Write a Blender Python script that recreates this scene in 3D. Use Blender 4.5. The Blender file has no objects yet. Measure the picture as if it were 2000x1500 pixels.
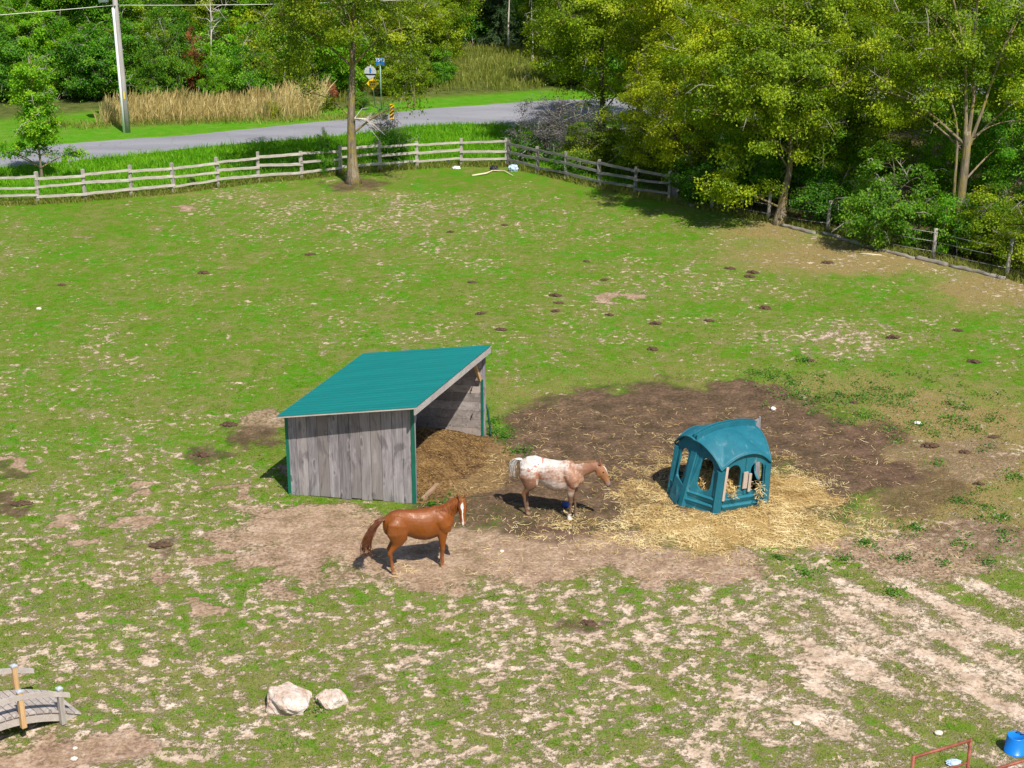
import bpy, bmesh, math, random
import numpy as np
from mathutils import Vector, Matrix
from mathutils.geometry import tessellate_polygon

# ------------------------------------------------------------------ camera, sky, sun, exposure
scene = bpy.context.scene
FOC, PITCH, CAMH = 3000.0, math.radians(20.5), 16.4          # focal length in photo pixels (2000 wide)
cam_d = bpy.data.cameras.new("camera")
cam_d.sensor_width = 36.0
cam_d.lens = FOC / 2000.0 * 36.0
cam_d.clip_start, cam_d.clip_end = 0.5, 3000.0
cam = bpy.data.objects.new("camera", cam_d)
scene.collection.objects.link(cam)
cam.location = (0, 0, CAMH)
cam.rotation_euler = (math.pi / 2 - PITCH, 0, 0)
scene.camera = cam

SUN_EL, SUN_AZ = math.radians(53), math.radians(27)           # sun behind the camera, to its right
world = bpy.data.worlds.new("World")
scene.world = world
world.use_nodes = True
wn = world.node_tree.nodes
wn.clear()
sky = wn.new("ShaderNodeTexSky")
sky.sky_type = 'NISHITA'
sky.sun_disc = False
sky.sun_elevation = SUN_EL
sky.sun_rotation = math.pi - SUN_AZ
bg = wn.new("ShaderNodeBackground")
bg.inputs["Strength"].default_value = 0.085
wo = wn.new("ShaderNodeOutputWorld")
world.node_tree.links.new(sky.outputs[0], bg.inputs[0])
world.node_tree.links.new(bg.outputs[0], wo.inputs[0])

sun_d = bpy.data.lights.new("sun", 'SUN')
sun_d.energy = 4.6
sun_d.angle = math.radians(0.5)
sun_d.color = (1.0, 0.93, 0.82)
sun = bpy.data.objects.new("sun", sun_d)
scene.collection.objects.link(sun)
to_sun = Vector((math.sin(SUN_AZ) * math.cos(SUN_EL), -math.cos(SUN_AZ) * math.cos(SUN_EL), math.sin(SUN_EL)))
sun.rotation_euler = (-to_sun).to_track_quat('-Z', 'Y').to_euler()
sun.location = (20, -20, 60)

scene.view_settings.view_transform = 'Standard'
scene.view_settings.look = 'None'
scene.view_settings.gamma = 1.0
scene.view_settings.exposure = 0.50
scene.cycles.max_bounces = 6
scene.cycles.diffuse_bounces = 3
scene.cycles.transmission_bounces = 3
scene.cycles.use_adaptive_sampling = True

# ------------------------------------------------------------------ helpers
C = scene.collection
R = np.random.default_rng(7)
random.seed(7)
_c, _s = math.cos(PITCH), math.sin(PITCH)


def at(px, py, z=0.0):
    """survey helper: where the sight line of photo pixel (px, py) meets height z"""
    u, v = (px - 1000.0) / FOC, (py - 750.0) / FOC
    t = (z - CAMH) / (-_s - v * _c)
    return Vector((u * t, (_c - v * _s) * t, z))


def to_px(X, Y, Z=0.0):
    dep = Y * _c - (Z - CAMH) * _s
    dn = -Y * _s - (Z - CAMH) * _c
    return 1000.0 + FOC * X / dep, 750.0 + FOC * dn / dep


def height_at(py, base):
    lo, hi = 0.0, 40.0
    for _ in range(50):
        m = (lo + hi) / 2
        if to_px(base[0], base[1], m)[1] > py:
            lo = m
        else:
            hi = m
    return lo


def tag(o, label=None, cat=None, group=None, kind=None):
    if label: o["label"] = label
    if cat: o["category"] = cat
    if group: o["group"] = group
    if kind: o["kind"] = kind
    return o


def empty(name, loc=(0, 0, 0), rz=0.0, label=None, cat=None, group=None):
    o = bpy.data.objects.new(name, None)
    C.objects.link(o)
    o.location = loc
    o.rotation_euler = (0, 0, rz)
    o.empty_display_size = 0.2
    return tag(o, label, cat, group)


def link_mesh(name, me, mat=None, parent=None):
    o = bpy.data.objects.new(name, me)
    C.objects.link(o)
    if mat is not None and not me.materials:
        me.materials.append(mat)
    if parent is not None:
        o.parent = parent
    return o


def copy_tree(o, parent=None):
    c = o.copy()
    C.objects.link(c)
    c.parent = parent
    for ch in list(o.children):
        copy_tree(ch, c)
    return c


class MB:
    """collects shapes that end up as ONE mesh"""
    def __init__(s):
        s.v, s.f, s.sm, s.col = [], [], [], []
        s.cur = (1, 1, 1, 1)

    def add(s, vs, fs, smooth=False):
        n = len(s.v)
        s.v += [tuple(p) for p in vs]
        s.col += [s.cur] * len(vs)
        s.f += [tuple(i + n for i in f) for f in fs]
        s.sm += [smooth] * len(fs)

    def box(s, c, size, M=None):
        x, y, z = size[0] / 2, size[1] / 2, size[2] / 2
        vs = [Vector((sx * x, sy * y, sz * z)) for sx in (-1, 1) for sy in (-1, 1) for sz in (-1, 1)]
        if M is not None: vs = [M @ v for v in vs]
        vs = [v + Vector(c) for v in vs]
        s.add(vs, [(0, 1, 3, 2), (4, 6, 7, 5), (0, 4, 5, 1), (2, 3, 7, 6), (0, 2, 6, 4), (1, 5, 7, 3)])

    def beam(s, a, b, w, h, up=(0, 0, 1), jit=0.0, segs=1, rng=None):
        """square-section timber from a to b, w across, h along up; jit roughens it"""
        a, b = Vector(a), Vector(b)
        d = (b - a).normalized()
        side = d.cross(Vector(up)).normalized()
        u = side.cross(d).normalized()
        vs, fs = [], []
        for k in range(segs + 1):
            c = a.lerp(b, k / segs)
            if jit and rng is not None:
                c = c + side * rng.uniform(-jit, jit) + u * rng.uniform(-jit, jit)
            q = [1 + (rng.uniform(-.12, .12) if (jit and rng is not None) else 0) for _ in range(4)]
            vs += [c - side * w / 2 * q[0] - u * h / 2, c + side * w / 2 * q[1] - u * h / 2,
                   c + side * w / 2 * q[2] + u * h / 2, c - side * w / 2 * q[3] + u * h / 2]
        for k in range(segs):
            o = 4 * k
            for j in range(4):
                fs.append((o + j, o + (j + 1) % 4, o + 4 + (j + 1) % 4, o + 4 + j))
        fs.append((3, 2, 1, 0))
        o = 4 * segs
        fs.append((o, o + 1, o + 2, o + 3))
        s.add(vs, fs)

    def tube(s, pts, radii, n=8, caps=True, smooth=True):
        pts = [Vector(p) for p in pts]
        if not hasattr(radii, '__len__'): radii = [radii] * len(pts)
        ref = None
        vs, fs = [], []
        for i, p in enumerate(pts):
            d = (pts[min(i + 1, len(pts) - 1)] - pts[max(i - 1, 0)])
            d = d.normalized() if d.length > 1e-9 else Vector((0, 0, 1))
            if ref is None:
                ref = Vector((1, 0, 0)) if abs(d.x) < 0.8 else Vector((0, 1, 0))
            a = (ref - d * ref.dot(d)).normalized()
            ref = a
            b = d.cross(a)
            for k in range(n):
                t = 2 * math.pi * k / n
                vs.append(p + (a * math.cos(t) + b * math.sin(t)) * radii[i])
        for i in range(len(pts) - 1):
            for k in range(n):
                fs.append((i * n + k, i * n + (k + 1) % n, (i + 1) * n + (k + 1) % n, (i + 1) * n + k))
        if caps:
            fs.append(tuple(reversed(range(n))))
            o = (len(pts) - 1) * n
            fs.append(tuple(o + k for k in range(n)))
        s.add(vs, fs, smooth)

    def build(s, name, mat=None, parent=None, colattr=False):
        me = bpy.data.meshes.new(name)
        me.from_pydata(s.v, [], s.f)
        me.polygons.foreach_set("use_smooth", s.sm)
        if colattr:
            a = me.attributes.new("col", 'FLOAT_COLOR', 'POINT')
            a.data.foreach_set("color", np.array(s.col, dtype=np.float32).ravel())
        me.update()
        return link_mesh(name, me, mat, parent)


def np_mesh(name, V, F, mat=None, parent=None, attrs=None, smooth=False, link=True):
    """V (n,3), F (m,k) all faces of k corners; attrs: {name: per-vertex float or (n,4) colour}"""
    V = np.asarray(V, dtype=np.float32)
    F = np.asarray(F, dtype=np.int32)
    me = bpy.data.meshes.new(name)
    m, k = F.shape
    me.vertices.add(len(V))
    me.vertices.foreach_set("co", V.ravel())
    me.loops.add(m * k)
    me.loops.foreach_set("vertex_index", F.ravel())
    me.polygons.add(m)
    me.polygons.foreach_set("loop_start", np.arange(0, m * k, k, dtype=np.int32))
    me.polygons.foreach_set("loop_total", np.full(m, k, dtype=np.int32))
    me.polygons.foreach_set("use_smooth", np.full(m, smooth, dtype=bool))
    for an, av in (attrs or {}).items():
        av = np.asarray(av, dtype=np.float32)
        if av.ndim == 1:
            a = me.attributes.new(an, 'FLOAT', 'POINT')
            a.data.foreach_set("value", av)
        else:
            a = me.attributes.new(an, 'FLOAT_COLOR', 'POINT')
            a.data.foreach_set("color", av.ravel())
    me.update(calc_edges=True)
    if mat is not None:
        me.materials.append(mat)
    if not link:
        return me
    return link_mesh(name, me, None, parent)


# ------------------------------------------------------------------ numpy noise
def _hash(ix, iy, seed):
    h = (ix.astype(np.int64) * 374761393 + iy.astype(np.int64) * 668265263 + seed * 974634541) & 0xffffffff
    h = ((h ^ (h >> 13)) * 1274126177) & 0xffffffff
    h = h ^ (h >> 16)
    return h


def perlin(x, y, seed=0):
    x, y = np.asarray(x, float), np.asarray(y, float)
    ix, iy = np.floor(x), np.floor(y)
    fx, fy = x - ix, y - iy
    u, v = fx * fx * fx * (fx * (fx * 6 - 15) + 10), fy * fy * fy * (fy * (fy * 6 - 15) + 10)

    def g(ax, ay, dx, dy):
        a = _hash(ax, ay, seed) / 4294967296.0 * 2 * np.pi
        return np.cos(a) * dx + np.sin(a) * dy
    n00, n10 = g(ix, iy, fx, fy), g(ix + 1, iy, fx - 1, fy)
    n01, n11 = g(ix, iy + 1, fx, fy - 1), g(ix + 1, iy + 1, fx - 1, fy - 1)
    return ((n00 * (1 - u) + n10 * u) * (1 - v) + (n01 * (1 - u) + n11 * u) * v) * 1.5


def fbm(x, y, scale, oct=4, seed=0, gain=0.5):
    t, a, f, tot = 0, 1.0, 1.0 / scale, 0
    for k in range(oct):
        t = t + a * perlin(x * f + 13.7 * k, y * f - 7.1 * k, seed + k)
        tot += a
        a *= gain
        f *= 2.03
    return t / tot


def sstep(a, b, x):
    t = np.clip((x - a) / (b - a), 0, 1)
    return t * t * (3 - 2 * t)


# ------------------------------------------------------------------ material helpers
class NT:
    def __init__(s, name):
        s.m = bpy.data.materials.new(name)
        s.m.use_nodes = True
        s.t = s.m.node_tree
        s.t.nodes.clear()
        s.out = s.t.nodes.new("ShaderNodeOutputMaterial")

    def n(s, typ, **kw):
        nd = s.t.nodes.new(typ)
        for k, v in kw.items():
            if k == 'ins':
                for a, b in v.items():
                    s.set(nd, a, b)
            else:
                setattr(nd, k, v)
        return nd

    def set(s, nd, a, b):
        sock = nd.inputs[a]
        if isinstance(b, bpy.types.NodeSocket):
            s.t.links.new(b, sock)
        elif isinstance(b, bpy.types.Node):
            s.t.links.new(b.outputs[0], sock)
        else:
            if isinstance(b, tuple) and len(b) == 3 and sock.type == 'RGBA':
                b = b + (1,)
            sock.default_value = b

    def math(s, op, a, b=0.0, clamp=False):
        nd = s.n("ShaderNodeMath", operation=op, use_clamp=clamp)
        s.set(nd, 0, a)
        s.set(nd, 1, b)
        return nd.outputs[0]

    def mix(s, f, a, b, blend='MIX'):
        nd = s.n("ShaderNodeMix", data_type='RGBA', blend_type=blend)
        s.set(nd, 0, f)
        for i, x in ((6, a), (7, b)):
            s.set(nd, i, x)
        return nd.outputs[2]

    def ramp(s, f, stops, interp='LINEAR'):
        nd = s.n("ShaderNodeValToRGB")
        nd.color_ramp.interpolation = interp
        el = nd.color_ramp.elements
        while len(el) < len(stops): el.new(0.5)
        for e, (p, c) in zip(el, stops):
            e.position = p
            e.color = c + (1,) if len(c) == 3 else c
        s.set(nd, 0, f)
        return nd.outputs[0]

    def step(s, f, a, b):
        nd = s.n("ShaderNodeMapRange", interpolation_type='SMOOTHSTEP')
        s.set(nd, 0, f)
        nd.inputs[1].default_value, nd.inputs[2].default_value = a, b
        return nd.outputs[0]

    def noise(s, scale, detail=3.0, rough=0.5, vec=None, dist=0.0):
        nd = s.n("ShaderNodeTexNoise")
        nd.inputs["Scale"].default_value = scale
        nd.inputs["Detail"].default_value = detail
        nd.inputs["Roughness"].default_value = rough
        nd.inputs["Distortion"].default_value = dist
        if vec is not None: s.set(nd, "Vector", vec)
        return nd.outputs[0]

    def obj(s, scale=(1, 1, 1), rot=(0, 0, 0)):
        tc = s.n("ShaderNodeTexCoord")
        if scale == (1, 1, 1) and rot == (0, 0, 0):
            return tc.outputs["Object"]
        mp = s.n("ShaderNodeMapping")
        mp.inputs["Scale"].default_value = scale
        mp.inputs["Rotation"].default_value = rot
        s.set(mp, 0, tc.outputs["Object"])
        return mp.outputs[0]

    def attr(s, name, fac=True):
        nd = s.n("ShaderNodeAttribute", attribute_name=name)
        return nd.outputs["Fac"] if fac else nd.outputs["Color"]

    def bump(s, h, strength=0.5, dist=0.02):
        nd = s.n("ShaderNodeBump")
        nd.inputs["Strength"].default_value = strength
        nd.inputs["Distance"].default_value = dist
        s.set(nd, "Height", h)
        return nd.outputs[0]

    def pbr(s, col, rough=0.8, spec=0.3, metal=0.0, normal=None, **kw):
        b = s.n("ShaderNodeBsdfPrincipled")
        s.set(b, "Base Color", col)
        s.set(b, "Roughness", rough)
        b.inputs["Specular IOR Level"].default_value = spec
        s.set(b, "Metallic", metal)
        if normal is not None: s.set(b, "Normal", normal)
        for k, v in kw.items(): s.set(b, k, v)
        s.t.links.new(b.outputs[0], s.out.inputs[0])
        return s.m


def simple(name, col, rough=0.7, spec=0.3, metal=0.0, var=0.15, scale=6.0, bump=0.0):
    t = NT(name)
    n = t.noise(scale, 4, 0.6, t.obj())
    c = t.mix(t.step(n, 0.3, 0.7), tuple(x * (1 - var) for x in col), tuple(min(1, x * (1 + var)) for x in col))
    return t.pbr(c, rough, spec, metal, t.bump(n, bump, 0.02) if bump else None)


def wood(name, lo, hi, axis=0, grain=9.0, plank=None, rough=0.85, warm=None):
    """weathered timber; grain runs along `axis` of the object"""
    t = NT(name)
    sc = [grain * 3.2] * 3
    sc[axis] = grain * 0.22
    v = t.obj(tuple(sc))
    n1 = t.noise(1.0, 6, 0.62, v, 0.6)
    sc2 = [3.0] * 3
    sc2[axis] = 0.8
    n2 = t.noise(1.0, 4, 0.6, t.obj(tuple(sc2)), 1.2)
    f = t.math('ADD', t.math('MULTIPLY', n1, 0.55), t.math('MULTIPLY', n2, 0.45))
    mid = tuple((a + b) / 2 for a, b in zip(lo, hi))
    c = t.ramp(f, [(0.33, lo), (0.5, mid), (0.66, hi)])
    if plank:
        rnd = t.attr("pv")
        c = t.mix(t.math('MULTIPLY', rnd, plank), c, tuple(x * 0.42 for x in lo))
        if warm:
            c = t.mix(t.math('MULTIPLY', t.math('FRACT', t.math('MULTIPLY', rnd, 7.3)), 0.35), c, warm)
        # knots
        sc3 = [5.0] * 3
        sc3[axis] = 1.5
        vo = t.n("ShaderNodeTexVoronoi", feature='F1')
        vo.inputs["Scale"].default_value = 0.95
        vo.inputs["Randomness"].default_value = 1.0
        wob = t.n("ShaderNodeTexNoise", ins={"Scale": 4.0, "Vector": t.obj()})
        sc_ = t.n("ShaderNodeVectorMath", operation='SCALE', ins={0: wob.outputs[1]})
        sc_.inputs[3].default_value = .5
        t.set(vo, "Vector", t.n("ShaderNodeVectorMath", operation='ADD', ins={0: t.obj(tuple(sc3)), 1: sc_.outputs[0]}).outputs[0])
        k = t.math('SUBTRACT', 1.0, t.step(vo.outputs[0], 0.04, 0.2))
        c = t.mix(t.math('MULTIPLY', k, 0.65), c, tuple(x * 0.35 for x in lo))
        ring = t.step(vo.outputs[0], 0.2, 0.34)
        ring2 = t.math('MULTIPLY', t.math('SUBTRACT', 1.0, ring), t.step(vo.outputs[0], 0.12, 0.22))
        c = t.mix(t.math('MULTIPLY', ring2, 0.22), c, tuple(min(1, x * 1.15) for x in hi))
        bl = t.noise(1.0, 3, .55, t.obj(tuple(q * .9 for q in sc2)), 2.5)
        c = t.mix(t.math('MULTIPLY', t.step(bl, .52, .68), .6), c, tuple(x * .62 for x in lo))
    return t.pbr(c, rough, 0.2, 0.0, t.bump(n1, 0.4, 0.01))


def leaf_mat(name, dark, mid, light, trans=0.35):
    """foliage: every leaf carries its own value lv"""
    t = NT(name)
    lv = t.attr("lv")
    c = t.ramp(lv, [(0.0, dark), (0.5, mid), (1.0, light)])
    d = t.n("ShaderNodeBsdfDiffuse")
    t.set(d, 0, c)
    tr = t.n("ShaderNodeBsdfTranslucent")
    t.set(tr, 0, t.mix(0.5, c, light))
    g = t.n("ShaderNodeBsdfGlossy")
    g.inputs["Roughness"].default_value = 0.45
    t.set(g, 0, (0.9, 0.95, 0.8))
    m1 = t.n("ShaderNodeMixShader")
    m1.inputs[0].default_value = trans
    t.t.links.new(d.outputs[0], m1.inputs[1])
    t.t.links.new(tr.outputs[0], m1.inputs[2])
    m2 = t.n("ShaderNodeMixShader")
    m2.inputs[0].default_value = 0.015
    t.t.links.new(m1.outputs[0], m2.inputs[1])
    t.t.links.new(g.outputs[0], m2.inputs[2])
    t.t.links.new(m2.outputs[0], t.out.inputs[0])
    return t.m

# ------------------------------------------------------------------ the paddock ground: where grass, sand, dirt, straw lie
# cover of bare sand (0-9) surveyed on a 100-pixel grid, rows from y=350 down to y=1550, x = 0..2000
SAND_ROWS = {
    330: "000000000000000000000", 370: "000122111010000000000", 400: "100123344322101111000",
    450: "110112223322211235542", 500: "211111112211112223355", 560: "101111111112333211123",
    610: "111111121112211111112", 660: "112111222222211365211", 720: "223211112111111111111",
    800: "222221111111111111111", 860: "223321111111111111112", 920: "334432111111111111111",
    980: "344443211111111111122", 1040: "455554322222222344332", 1090: "345555433333445566654",
    1140: "455555555555566667776", 1190: "555555555566777788887", 1240: "555556555566666678887",
    1290: "556555566666666678877", 1340: "556655556666666777776", 1400: "555666555555666777776",
    1460: "677655566666666666655", 1550: "677665566666666666655"}
_rk = sorted(SAND_ROWS)
_tab = np.array([[int(ch) for ch in SAND_ROWS[k]] for k in _rk], float) / 9.0


def sand_cover(px, py):
    yi = np.interp(py, _rk, np.arange(len(_rk)))
    xi = np.clip(px / 100.0, 0, 20)
    y0 = np.clip(np.floor(yi).astype(int), 0, len(_rk) - 2)
    x0 = np.clip(np.floor(xi).astype(int), 0, 19)
    fy, fx = yi - y0, xi - x0
    return (_tab[y0, x0] * (1 - fx) + _tab[y0, x0 + 1] * fx) * (1 - fy) + \
           (_tab[y0 + 1, x0] * (1 - fx) + _tab[y0 + 1, x0 + 1] * fx) * fy


def blobs(px, py, lst, soft=0.45):
    out = np.zeros_like(px)
    for (cx, cy, rx, ry, w) in lst:
        d = np.sqrt(((px - cx) / rx) ** 2 + ((py - cy) / ry) ** 2)
        out = np.maximum(out, w * (1 - sstep(1 - soft, 1 + soft, d)))
    return out


DIRT = [(1075, 1018, 130, 34, .8), (1290, 870, 170, 55, 1.1), (1560, 960, 120, 40, 1.0), (1390, 1010, 250, 55, .95), (1200, 970, 170, 50, .9), (1330, 800, 270, 52, 1), (1130, 850, 150, 75, 1), (1560, 860, 190, 62, 1), (1690, 925, 120, 42, .9), (980, 930, 150, 75, .95),
        (1250, 920, 200, 70, 1), (1440, 775, 110, 28, 1), (920, 985, 120, 45, .8), (500, 850, 60, 26, .75), (1800, 960, 120, 40, .55),
        (1160, 1215, 55, 18, .6), (310, 1065, 50, 16, .6), (400, 890, 45, 12, .6), (20, 985, 40, 12, .7), (30, 925, 40, 10, .6),
        (690, 362, 60, 12, .7), (1900, 1050, 160, 50, .4), (720, 1345, 50, 14, .45)]
BARE = [(640, 1040, 180, 55, 1), (880, 1085, 230, 62, 1), (1130, 1080, 190, 50, 1), (1360, 1105, 160, 40, .9), (560, 1100, 90, 28, .8),
        (440, 1085, 60, 14, .9), (120, 1025, 40, 12, 1), (280, 1005, 50, 14, 1), (280, 970, 30, 10, 1), (265, 942, 28, 10, 1),
        (50, 910, 26, 7, 1), (160, 1052, 32, 10, .9), (395, 1180, 26, 13, .95), (180, 1470, 150, 36, 1), (30, 1495, 80, 30, .9),
        (1640, 1075, 110, 22, .8), (1790, 1095, 150, 40, .7), (570, 922, 26, 9, .8), (450, 960, 40, 9, .8), (520, 820, 60, 18, .7),
        (375, 406, 30, 6, .9), (1200, 578, 55, 8, .8), (160, 462, 20, 4, .8), (500, 1000, 80, 18, .7), (240, 1020, 60, 8, .8),
        (440, 1050, 45, 14, .8), (300, 1130, 30, 9, .8), (660, 1130, 60, 12, .6), (1350, 1090, 60, 16, .8), (1890, 900, 110, 45, .5), (1900, 1045, 120, 45, .6), (1760, 880, 80, 28, .45),
        (250, 1185, 40, 8, .6), (560, 1150, 50, 14, .7), (100, 1085, 40, 9, .6)]
STRAW = [(1420, 1028, 215, 46, 1), (1265, 965, 75, 52, .6), (1540, 965, 95, 46, .9), (1570, 1040, 110, 34, .85), (1290, 1055, 130, 24, .5),
         (1140, 1020, 70, 20, .35), (1330, 900, 60, 30, .4), (1690, 1010, 60, 24, .3)]
BED = [(880, 900, 110, 78, 1), (870, 855, 70, 30, 1), (850, 960, 50, 30, .8)]
DRY = [(1700, 500, 330, 45, .8), (1960, 560, 160, 50, .8), (1500, 455, 120, 28, .7), (1100, 360, 150, 16, .4), (1850, 880, 210, 125, 1.0),
       (1860, 1030, 220, 75, 1.0), (1620, 760, 240, 45, .6), (1040, 770, 190, 40, .55), (430, 900, 130, 90, .3), (1300, 735, 260, 35, .5),
       (550, 1265, 60, 14, .7), (900, 1430, 90, 20, .5), (1370, 1270, 70, 24, .6), (1520, 1230, 80, 24, .5), (1100, 1220, 150, 24, .5),
       (1830, 1290, 80, 40, .4), (1280, 1120, 130, 30, .5), (690, 375, 130, 20, .5), (300, 380, 320, 14, .4), (1550, 1340, 60, 22, .6)]
WEED = [(562, 1394, 52, 7, .8), (648, 1390, 34, 6, .8), (612, 1372, 14, 12, .8), (1700, 770, 190, 50, .9), (1840, 820, 120, 50, .9), (1870, 850, 120, 30, .6), (1880, 985, 30, 14, 1), (1930, 1010, 60, 30, .8), (1960, 950, 40, 30, .7),
        (1550, 740, 60, 18, .8), (1500, 732, 40, 14, .8), (960, 820, 40, 30, .7), (1000, 884, 30, 14, .8), (870, 1000, 30, 12, .6), (960, 835, 22, 24, 1),
        (1690, 1060, 60, 16, .5), (1940, 1080, 60, 24, .5), (845, 985, 22, 12, .9), (1760, 860, 26, 12, .9), (580, 925, 40, 30, .3)]


def fields(X, Y):
    """cover of each kind of ground at world points"""
    px, py = to_px(X, Y)
    w1 = fbm(X, Y, 1.3, 4, 11)
    w2 = fbm(X, Y, 1.3, 4, 31)
    persp = np.clip((py + 372) / 1500.0, .3, 1.3)
    wx, wy = px + w1 * 85 * persp, py + w2 * 42 * persp
    d = sand_cover(px, py)
    # streaks left by tractor wheels at the lower right run down to the right in the picture
    ang = math.radians(-52)
    ca, sa = math.cos(ang), math.sin(ang)
    U, V = X * ca + Y * sa, -X * sa + Y * ca
    streak = fbm(U * 0.28, V, .9, 4, 51)
    wst = sstep(1350, 1700, px) * sstep(1020, 1120, py)
    n = .42 * fbm(X, Y * .8, .8, 3, 71, 0.6) + .78 * fbm(X * .8 + .2 * Y, Y, .27, 3, 75, 0.7)
    n = n * (1 - .58 * wst) + streak * .85 * wst
    nz = n / 0.25                                                # about unit deviation
    thr = np.interp(d, [0, .11, .22, .33, .44, .55, .66, .78, .88, 1], [3.0, 1.66, 1.38, 1.12, .86, .54, .22, -.10, -.5, -1.1])
    sandv = nz - thr
    bare = blobs(wx, wy, BARE, .35)
    dirt = blobs(wx, wy, DIRT, .38)
    straw = blobs(wx, wy, STRAW, .6)
    bed = blobs(wx, wy, BED, .4)
    dry = blobs(wx, wy, DRY, .7)
    weed = blobs(wx, wy, WEED, .5)
    return dict(cover=d, sandv=sandv, bare=bare, dirt=dirt, straw=straw, bed=bed, dry=dry, weed=weed, px=px, py=py)


# edges of the road, taken on the ground
ROAD_NEAR = [at(0, 328.6), at(245, 304), at(420, 285), at(682, 264), at(810, 247), at(897, 242), at(985, 244)]
ROAD_FAR = [at(0, 297), at(106, 283), at(259, 271), at(350, 266), at(665, 234), at(824, 213.5), at(950, 205), at(1037, 198)]
_nx, _ny = [p.x for p in ROAD_NEAR], [p.y for p in ROAD_NEAR]
_fx, _fy = [p.x for p in ROAD_FAR], [p.y for p in ROAD_FAR]


def road_near(X):
    X = np.asarray(X, float)
    y = np.interp(X, _nx, _ny)
    y = np.where(X < _nx[0], _ny[0] + (X - _nx[0]) * .48, y)
    return np.where(X > _nx[-1], _ny[-1] + (X - _nx[-1]) * .30 * sstep(0, 14, X), y)


def road_far(X):
    X = np.asarray(X, float)
    y = np.interp(X, _fx, _fy)
    y = np.where(X < _fx[0], _fy[0] + (X - _fx[0]) * .48, y)
    return np.where(X > _fx[-1], _fy[-1] + (X - _fx[-1]) * .22, y)


# line of the fences (beyond it the ground is no longer grazed)
FENCE_L = [at(-14, 399), at(76, 397.5), at(168, 391), at(257, 383.5), at(340, 376.5), at(427, 366), at(505, 356), at(590, 349), at(665, 341),
           at(743, 333), at(815, 328), at(901, 324), at(990, 324)]
FENCE_R = [at(990, 324), at(1050, 338), at(1105, 352), at(1170, 366), at(1241, 381), at(1306, 392)]
WIRE = [at(1306, 392), at(1390, 410), at(1500, 432), at(1615, 452), at(1703, 484), at(1822, 506), at(1965, 541), at(2120, 590)]
_all = FENCE_L + FENCE_R[1:] + WIRE[1:]
_bx, _by = [p.x for p in _all], [p.y for p in _all]


def fence_y(X):
    X = np.asarray(X, float)
    y = np.interp(X, _bx, _by)
    y = np.where(X < _bx[0], _by[0] + (X - _bx[0]) * .35, y)
    return np.where(X > _bx[-1], _by[-1] - (X - _bx[-1]) * 1.0, y)


def axis(stops):
    """stops: [(position, step)...] -> coordinates whose spacing eases from step to step"""
    out = [stops[0][0]]
    while out[-1] < stops[-1][0]:
        out.append(out[-1] + float(np.interp(out[-1], [s[0] for s in stops], [s[1] for s in stops])))
    return np.array(out)


gy = axis([(-60, 20), (0, 12), (17, 1.5), (20.5, .08), (30, .08), (45, .13), (75, .3), (100, .8), (140, 4), (300, 30), (900, 120)])
gxp = axis([(0, .085), (13, .085), (20, .12), (30, .16), (45, .8), (90, 6), (300, 40), (800, 120)])
gx = np.concatenate([-gxp[::-1][:-1], gxp])
GX, GY = np.meshgrid(gx, gy)
gxf, gyf = GX.ravel(), GY.ravel()
F = fields(gxf, gyf)
outside = sstep(-.3, .5, gyf - fence_y(gxf) + .35 * fbm(gxf, gyf, 1.1, 3, 91))
beyond = sstep(.2, 1.0, gyf - road_far(gxf))
for k in ("sandv",):
    F[k] = F[k] - outside * 6
for k in ("bare", "dirt", "straw", "bed", "dry", "weed", "cover"):
    F[k] = F[k] * (1 - outside)
verge = outside * (1 - beyond)                                   # long bright grass between fence and road
lawn = beyond * (1 - sstep(2.5, 4.5, gyf - road_far(gxf)))       # mown strip over the road
wild = sstep(3.0, 5.0, gyf - road_far(gxf))
_left = 1 - sstep(-23.0, -19.5, gxf + .35 * (gyf - 85))
_mown = _left * (1 - sstep(9.0, 11.5, gyf - road_far(gxf)))
lawn = np.maximum(lawn, .72 * _mown * beyond)
wild = wild * (1 - _mown)
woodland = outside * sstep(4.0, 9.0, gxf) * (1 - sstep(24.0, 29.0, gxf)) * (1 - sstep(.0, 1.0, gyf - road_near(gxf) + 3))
relief = .035 * fbm(gxf, gyf, 2.6, 3, 5) + .02 * fbm(gxf, gyf, .5, 3, 6)
rut = sstep(1350, 1700, F["px"]) * sstep(1020, 1120, F["py"])
_a = math.radians(-52)
relief = relief + rut * sstep(-.5, .5, F["sandv"]) * .035 * fbm(gxf, gyf, .26, 2, 8) + rut * .09 * fbm((gxf * math.cos(_a) + gyf * math.sin(_a)) * .3, -gxf * math.sin(_a) + gyf * math.cos(_a), .8, 3, 51)
sandm = sstep(-.2, .3, F["sandv"])
relief = relief - .018 * sandm
trod = np.maximum(F["dirt"], F["bare"])
relief = relief + trod * (.030 * fbm(gxf, gyf, .24, 3, 15, .6) - .012 * np.abs(fbm(gxf, gyf, .4, 2, 16)))
fade = sstep(18, 21, gyf) * (1 - sstep(-1, 3, gyf - road_near(gxf) + 5)) * (1 - sstep(30, 45, np.abs(gxf)))
gz = relief * fade
nx_, ny_ = len(gx), len(gy)
idx = np.arange(nx_ * ny_).reshape(ny_, nx_)
GF = np.stack([idx[:-1, :-1], idx[:-1, 1:], idx[1:, 1:], idx[1:, :-1]], -1).reshape(-1, 4)


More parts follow.
